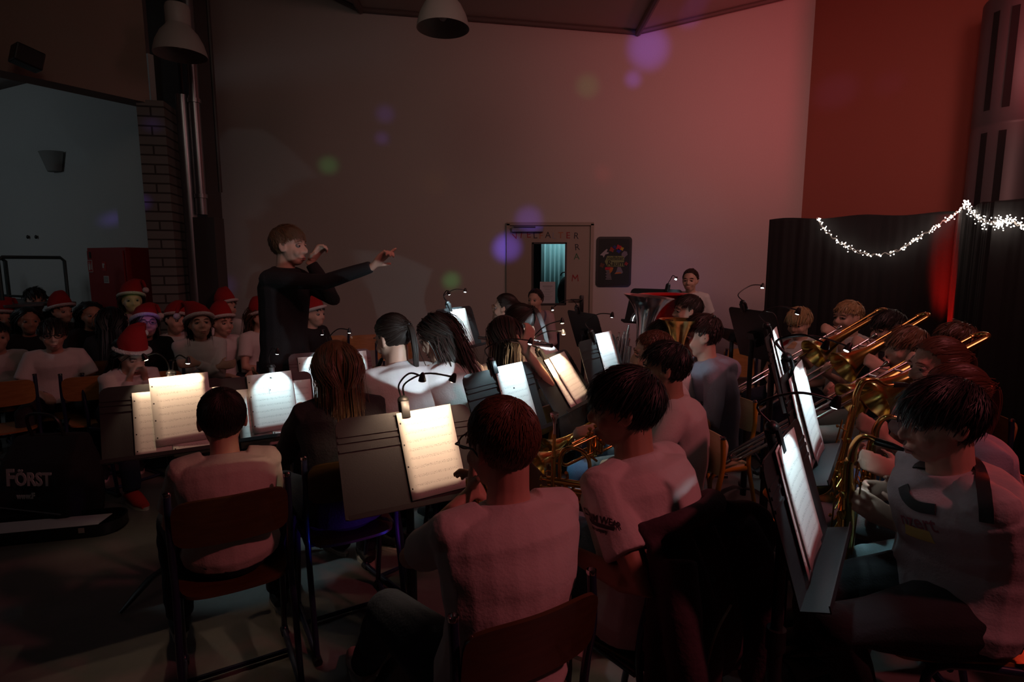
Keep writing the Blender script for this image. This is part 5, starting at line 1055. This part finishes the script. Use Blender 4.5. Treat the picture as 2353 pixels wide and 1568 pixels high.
# ---------------------------------------------------------------- instruments
trumpet('brass trumpet held upright by the player with glasses', look(P(1092, 1062, 1.56), (.02, .30, -.95), (-.4, .6, .5)))
trumpet('brass trumpet standing upright on the lap of the dark-haired player', look(P(1287, 1000, 1.70), (.02, .16, -1), (-1, .35, 0)))
trumpet('brass trumpet resting level, nearer the foreground player', look(P(1440, 968, 2.35), P(1272, 1048, 2.15) - P(1440, 968, 2.35), (0, -.3, 1)))
trumpet('brass trumpet resting level, the farther of two crossing ones', look(P(1425, 938, 2.7), P(1305, 1008, 2.5) - P(1425, 938, 2.7), (0, -.5, 1)))
UZ = (0, 0, 1)
trombone('brass trombone of the blond player with its bell lowest at left', look(P(1932, 752, 3.85), (-.84, -.12, -.46), (-.46, 0, .84)), ext=.30)
trombone('brass trombone of the black-haired player', look(P(2012, 770, 3.4), (-.84, -.06, -.50), (-.5, 0, .84)), ext=.42)
trombone('brass trombone of the sandy-haired player', look(P(2040, 835, 2.95), (-.85, -.06, -.48), (-.5, 0, .84)), ext=.38)
trombone('brass trombone crossing behind the tenor saxophone', look(P(2105, 822, 2.65), (-.86, -.04, -.46), (-.5, 0, .84)), ext=.30, m=GOLD)
sax('golden tenor saxophone played by the auburn-haired player', look(r5['mouth'], (-1, .0, -.02), (.0, 0, 1)), tenor=True)
sax('golden alto saxophone played by the person in the striped jacket', look(r6['mouth'], (-.85, .4, -.1), (-.05, -.35, .93)), k=.75)
sax('golden alto saxophone played by the nearest player', look(boyD['mouth'], (-.60, .74, .05), (-.08, -.34, .93)), k=1.0)
low_brass('tuba', 'large silver bass horn with upright bell', basis(P(1466, 858, 3.75), (-.95, .3, .1), (-.3, -.95, 0), (.1, -.03, 1)), SILVER, .165, .86, 5, 'tuba', rr_=.042)
low_brass('tuba', 'bright red plastic bass horn behind the silver one', basis(P(1524, 838, 4.3), (.6, .8, 0), (-.8, .6, 0), (-.02, 0, 1)), REDP, .20, .90, 3, 'tuba')
low_brass('baritone_horn', 'small brass baritone horn before the hooded player', basis(P(1552, 890, 3.05), (-.3, .95, 0), (-.95, -.3, 0), (.02, 0, 1)), GOLD, .105, .62, 3, 'baritone horn')
clarinet('black clarinet of the player with braided hair', look(girlE['mouth'], (-.45, .35, -.75)))
clarinet('black clarinet of the short-haired player at left', look(boyC['mouth'], (-.35, .5, -.80)))
clarinet('black clarinet hidden behind the long-haired player', look(girlL['mouth'], (-.35, .5, -.80)))
flute('silver flute of the player with the orange clip', look(P(1112, 777, 3.18), P(1253, 793, 2.72) - P(1112, 777, 3.18)))
# ---------------------------------------------------------------- bag and case at lower left
bg = empty('gig_bag', G(120, 1185, .0), R(-12)); tag(bg, 'black bag with white lettering standing on the floor at lower left', 'bag')
b = MB(); b.rings([[(w * (1 if abs(math.cos(a)) > .2 else .9) * max(-1, min(1, 1.25 * math.cos(a))), d * max(-1, min(1, 1.3 * math.sin(a))) + dy, z + dz * math.cos(a)) for a in [2 * math.pi * i / 28 for i in range(28)]] for z, w, d, dy, dz in ((.0, .25, .13, 0, 0), (.03, .27, .15, 0, 0), (.20, .275, .145, .01, 0), (.36, .265, .11, .03, .01), (.47, .25, .06, .05, .02), (.50, .24, .04, .055, .025))])
fused(b, 'bag_body', BLACKC, bg, .010, 2, wrinkle(.007, 9, (9, 9, 12)))
BT = mat('white_bag_print', (.50, .52, .52), .7)
BM = lambda x, z, y=-.158, r=0: basis((x, y, z), (1, 0, 0), (0, .12, 1), (0, -1, .12)) @ Matrix.Rotation(R(r), 4, 'Z')
text_mesh('F', .135, BT, 'lettering', bg, BM(-.08, .285, -.150, 4), .002, bold=.004); text_mesh('ÖRST', .105, BT, 'lettering', bg, BM(.085, .29, -.150, 4), .002, bold=.003); text_mesh('www.F', .045, BT, 'lettering', bg, BM(.03, .19, -.158, 6), .002, bold=.002)
b = MB(); b.tube(bez([(-.12, .03, .48), (-.10, .0, .62), (.10, .0, .62), (.12, .03, .48)], 6), .010, n=8); b.build('handle', BLKP, bg)
b = MB(); b.tube([(-.26, -.155, .10), (.26, -.155, .10)], .004, n=6); b.build('seam', mat('grey_piping', (.12, .12, .13), .6), bg)
cs = empty('instrument_case', G(150, 1205, .0) + V((0, -.12, 0)), R(14)); tag(cs, 'open black instrument case holding a pale sheet in front of the bag', 'case')
b = MB(); pts = rrect(.78, .24, .10, 6); b.rings([[V((x * k, y * k, z)) for x, y in pts] for k, z in ((.94, 0), (1, .02), (1, .075), (.965, .075), (.95, .025))]); b.build('case_shell', EBON, cs)
b = MB(); [b.box((x, -.125, .055), (.03, .012, .03)) for x in (.22,)]; b.build('latch', CHROME, cs, smooth=False)
b = MB(); b.prism([(-.30, -.085), (.28, -.085), (.30, .06), (-.28, .07)], .060, .063); o = b.build('paper', mat('pale_paper', (.62, .58, .60), .8), smooth=False); o.location = cs.location; o.rotation_euler = (0, 0, R(14)); tag(o, 'pale sheet of paper lying in the open case at lower left', 'paper')
# bags at the right on chairs
b = MB(); b.ell((0, 0, .12), (.16, .12, .14)); b.ell((.05, .02, .22), (.12, .10, .08)); b.tube(bez([(-.15, 0, .15), (-.22, -.05, .28), (-.05, -.05, .33)], 5), .02, n=8)
o = fused(b, 'backpack', BLACKC, None, .012, 3, wrinkle(.012, 31, (8, 8, 9))); o.location = (2.12, 2.03, .47); tag(o, 'black bag lying on the red-lit chair at the right', 'bag')
b = MB(); b.ell((0, 0, .16), (.12, .16, .20)); b.ell((0, .05, .30), (.09, .10, .08))
o = fused(b, 'backpack', DARKC, None, .012, 3, wrinkle(.012, 33, (8, 8, 9))); o.location = (2.03, 1.56, .46); tag(o, 'dark grey bag on the nearer red-lit chair at the right edge', 'bag')
# loudspeaker on the floor with its red pilot light
b = MB(); b.box((0, 0, .27), (.50, .34, .54)); ls = b.build('stage_monitor', BLKP, smooth=False, bevel=.02); p = P(1365, 850, 4.1); ls.location = (p.x - .1, 4.15, 0); tag(ls, 'black loudspeaker on the floor with a tiny red light before the door', 'loudspeaker')
b = MB(); b.ell((.12, -.175, .46), (.011, .006, .011)); b.build('pilot_light', mat('red_pilot', (1, .05, .05), .3, emit=(1, .03, .05), es=30), ls)
# clothing prints
INKB = mat('shirt_print_dark', (.05, .04, .045), .8); INKR = mat('shirt_print_purple', (.28, .08, .12), .8); INKY = mat('shirt_print_yellow', (.65, .60, .20), .8)
bake_jobs()
dgw = bpy.context.view_layer; dgw.update()
from mathutils.bvhtree import BVHTree
def decal(p, part, px, py, text, size, ang, m, name='print', poly=None):
    """lettering wrapped on the cloth where the line of sight through (px, py) meets it"""
    ob = [c for c in p['root'].children if c.name.split('.')[0] == part][0]; Wm = ob.matrix_world; me = ob.data
    bv = BVHTree.FromPolygons([Wm @ v.co for v in me.vertices], [list(f.vertices) for f in me.polygons])
    O = V((0, 0, CAM_H)); hit = bv.ray_cast(O, ray(px, py).normalized())
    if hit[0] is None: print('decal missed', text); return
    n = hit[1]; n = n if n.dot(ray(px, py)) < 0 else -n
    h2 = bv.ray_cast(O, ray(px + 12 * math.cos(R(ang)), py - 12 * math.sin(R(ang))).normalized())
    x = (h2[0] - hit[0]) if h2[0] is not None else V((1, 0, 0)); x = (x - n * x.dot(n)).normalized(); y = n.cross(x)
    M = basis(hit[0], x, y, n)
    if poly: b = MB(); b.prism(poly, 0, .001); t = b.build(name, m, None, smooth=False); t.data.transform(M)
    else: t = text_mesh(text, size, m, name, None, M, .0006, bold=.0006)
    bm = bmesh.new(); bm.from_mesh(t.data)
    if poly: bmesh.ops.subdivide_edges(bm, edges=bm.edges, cuts=3, use_grid_fill=True)
    for v in bm.verts:
        q = bv.find_nearest(v.co)
        if q[0] is not None: nn = q[1]; v.co = q[0] + (nn if nn.dot(n) > 0 else -nn) * .0025
    bm.to_mesh(t.data); bm.free(); t.data.transform(p['root'].matrix_world.inverted()); t.parent = p['root']
decal(boyB, 't_shirt', 1375, 1194, 'DENIM WEAR', .026, -14, INKB); decal(boyB, 't_shirt', 1374, 1206, '', .0, -16, INKB, poly=[(-.055, -.005), (.055, -.005), (.055, .005), (-.055, .005)], name='print_bar'); decal(boyB, 't_shirt', 1372, 1216, 'denim company', .013, -16, INKB)
decal(boyD, 't_shirt', 2106, 1200, 'nzert', .06, -12, INKR); decal(boyD, 't_shirt', 2108, 1226, '', 0, -12, INKY, poly=[(-.05, -.012), (.05, -.02), (.045, .015), (-.04, .02)], name='print_patch')
decal(r1, 't_shirt', 1806, 790, '', 0, 0, mat('shirt_print_red', (.5, .03, .04), .8), poly=[(-.045, -.01), (-.01, .03), (.03, .045), (.02, 0), (-.01, -.03)], name='print_patch')
decal(r1, 't_shirt', 1818, 792, '', 0, 0, mat('shirt_print_peach', (.7, .42, .25), .8), poly=[(-.03, -.03), (.03, -.035), (.05, .01), (.02, .03)], name='print_patch')
decal(r2, 't_shirt', 1912, 808, '', 0, 0, INKY, poly=[(-.05, -.06), (.03, -.05), (.04, .04), (-.03, .06)], name='print_patch')

def strap_on(p, part, pix, w, m, name='strap'):
    ob = [c for c in p['root'].children if c.name.split('.')[0] == part][0]; Wm = ob.matrix_world; me = ob.data
    bv = BVHTree.FromPolygons([Wm @ v.co for v in me.vertices], [list(f.vertices) for f in me.polygons]); O = V((0, 0, CAM_H)); rows = []
    pts = bez([(a, b, 0) for a, b in pix], 6)
    for i, q in enumerate(pts):
        h = bv.ray_cast(O, ray(q.x, q.y).normalized())
        if h[0] is None: continue
        rows.append((h[0], h[1] if h[1].dot(ray(q.x, q.y)) < 0 else -h[1]))
    if len(rows) < 3: print('strap missed'); return
    rg = []
    for i, (c, n) in enumerate(rows):
        t = (rows[min(i + 1, len(rows) - 1)][0] - rows[max(i - 1, 0)][0]).normalized(); s_ = t.cross(n).normalized()
        rg.append([c + n * .002 + s_ * w / 2, c + n * .006 + s_ * w / 2, c + n * .007, c + n * .006 - s_ * w / 2, c + n * .002 - s_ * w / 2])
    b = MB(); b.rings(rg); o = b.build(name, m, None); o.data.transform(p['root'].matrix_world.inverted()); o.parent = p['root']
STR = mat('black_webbing', (.010, .010, .011), .7)
strap_on(boyD, 't_shirt', [(2108, 1078), (2160, 1052), (2215, 1048), (2248, 1075), (2262, 1130), (2268, 1200)], .030, STR)
strap_on(boyD, 't_shirt', [(2078, 1120), (2086, 1144), (2110, 1164), (2152, 1172)], .030, STR, 'chest_strap')
for k in range(3): strap_on(r6, 'sweater' if any(c.name.startswith('sweater') for c in r6['root'].children) else 'hooded_sweatshirt', [(2082 + 8 * k, 1075 + 14 * k - 12), (2096 + 8 * k, 1090 + 14 * k - 12), (2112 + 8 * k, 1104 + 14 * k - 12)], .010, STR, 'sleeve_stripe')
strap_on(girlJ, 'hooded_sweatshirt', [(1246, 708), (1254, 722), (1250, 740), (1243, 756)], .02, mat('grey_violet_stripe', (.20, .17, .26), .8), 'stripe')

# ================================================================ light of the place
bpy.context.scene.world = bpy.data.worlds.new('world'); w = bpy.context.scene.world; w.use_nodes = True
w.node_tree.nodes['Background'].inputs[0].default_value = (.9, .75, .75, 1); w.node_tree.nodes['Background'].inputs[1].default_value = .0
cy = bpy.context.scene.cycles
cy.max_bounces = 4; cy.diffuse_bounces = 2; cy.glossy_bounces = 3; cy.transmission_bounces = 3; cy.transparent_max_bounces = 4
cy.caustics_reflective = False; cy.caustics_refractive = False; cy.use_adaptive_sampling = True; cy.adaptive_threshold = .03; cy.sample_clamp_indirect = 3
# stage lamps plus added wall fills without fixture: a red lamp high at right, a soft pinkish wash from behind, floor uplight at the screen, dim cool light in the alcove
spot('red_stage_spot', (4.6, 3.2, 3.0), (3.0, 7.5, 4.6), 150, (1, .10, .13), 75, 1.0, .15)
spot('red_wall_wash', (1.0, 1.0, 4.0), (4.6, 5.6, 2.6), 60, (1, .30, .26), 70, 1.0, .2)
area('rose_wash', (2.6, 1.6, 3.9), (1.9, 7.5, 1.8), 14, (1, .44, .40), 1.2, sp=120)  # added fill for the back wall, separate from the key
spot('right_wall_fill', (3.2, 3.0, 3.4), (3.0, 7.5, 2.2), 46, (1, .42, .42), 80, 1, .2)  # added to brighten the right half of the back wall
spot('rose_key', (2.9, .2, 4.0), (.7, 2.2, .9), 120, (1, .20, .22), 66, .9, .12)
spot('pink_audience_spot', (1.5, 1.5, 4.0), (-2.4, 4.6, .9), 22, (1, .40, .42), 50, .9, .12)
area('neutral_wash', (-.8, 1.2, 4.0), (-.4, 7, 2.0), 4.5, (1, .74, .60), 1.4, sp=120)  # added general fill for the back wall
spot('screen_uplight', (3.34, 4.50, .12), (3.74, 4.80, 1.7), 900, (1, .012, .008), 16, .7, .03)
spot('red_side_light', (3.0, 2.7, 1.3), (2.1, 1.7, .6), 50, (1, .05, .02), 56, .8, .05)
area('alcove_light', (-7.6, 3.4, 2.8), (-5.2, 6.6, 1.9), 5, (.80, .92, 1), .8)
# little coloured dots of a party light
DS = (1.6, .4, 2.6)
def dot(px, py, Y, c, e, ang=2.2):
    spot('party_dot', DS, P(px, py, Y), e * 1.3, c, ang * 1.15, 1.0, .05)
PU = (.28, .14, 1); GRN = (.15, 1, .25)
for a in ((1490, 110, 7.5, PU, 420, 4.5), (1455, 182, 7.5, PU, 300, 1.8), (1350, 198, 7.5, GRN, 60, 2.6), (885, 262, 7.5, PU, 90, 1.8), (878, 318, 7.5, PU, 110, 1.3), (755, 380, 7.5, GRN, 110, 1.8), (1037, 645, 7.5, GRN, 160, 1.9), (1165, 570, 7.5, (.2, .12, 1), 900, 3.0), (1215, 505, 7.5, PU, 240, 3.0),
          (253, 506, 6.1, PU, 420, 1.1), (347, 288, 5.3, PU, 120, 1.1), (518, 655, 7.4, PU, 80, 2.0), (300, 760, 4.8, PU, 160, 1.6), (303, 695, 4.95, GRN, 50, 2.0), (1950, 190, 6.5, (.3, .25, 1), 110, 3.6), (2060, 180, 6.2, PU, 40, 2.6), (1585, 25, 7.4, PU, 220, 3), (1000, 420, 7.5, (1, .5, .1), 14, 2.5), (1385, 400, 7.5, (1, .1, .1), 60, 2.0)): dot(*a)
spot('blue_floor_effect', (.2, 2.0, .12), P(702, 1195, 2.2), 7, (.02, .06, 1), 16, .5, .02)  # added low spot, no fixture, turns a chair post blue
spot('purple_seat_effect', (.25, 1.80, .50), P(800, 1170, 2.3), 7, (.45, .05, 1), 22, .7, .02)  # added low spot, no fixture, tints the chair seat purple
spot('violet_wall_effect', P(1535, 668, 6.5), P(1540, 655, 7.5), 1.6, (.35, .3, 1), 110, 1, .05)

# added bare spots without lamp heads, lighting backs, the horn and its player
spot('cool_back_fill', P(1115, 848, 2.30), P(930, 805, 2.80), 12, (.72, .92, 1), 44, .08, .008)
spot('cool_back_fill', P(1340, 750, 3.15), P(1225, 768, 3.65), 14, (.72, .92, 1), 34, .1, .008)
spot('warm_back_fill', P(1300, 800, 2.85), P(1200, 850, 3.05), 8, (1, .62, .32), 80, .5, .01)
spot('horn_fill', P(1392, 772, 3.28), P(1462, 775, 3.75), 4, (.75, .95, 1), 70, .5, .01)
spot('horn_player_fill', P(1470, 800, 2.9), P(1592, 795, 3.0), 1.1, (.8, .95, 1), 60, .5, .01)
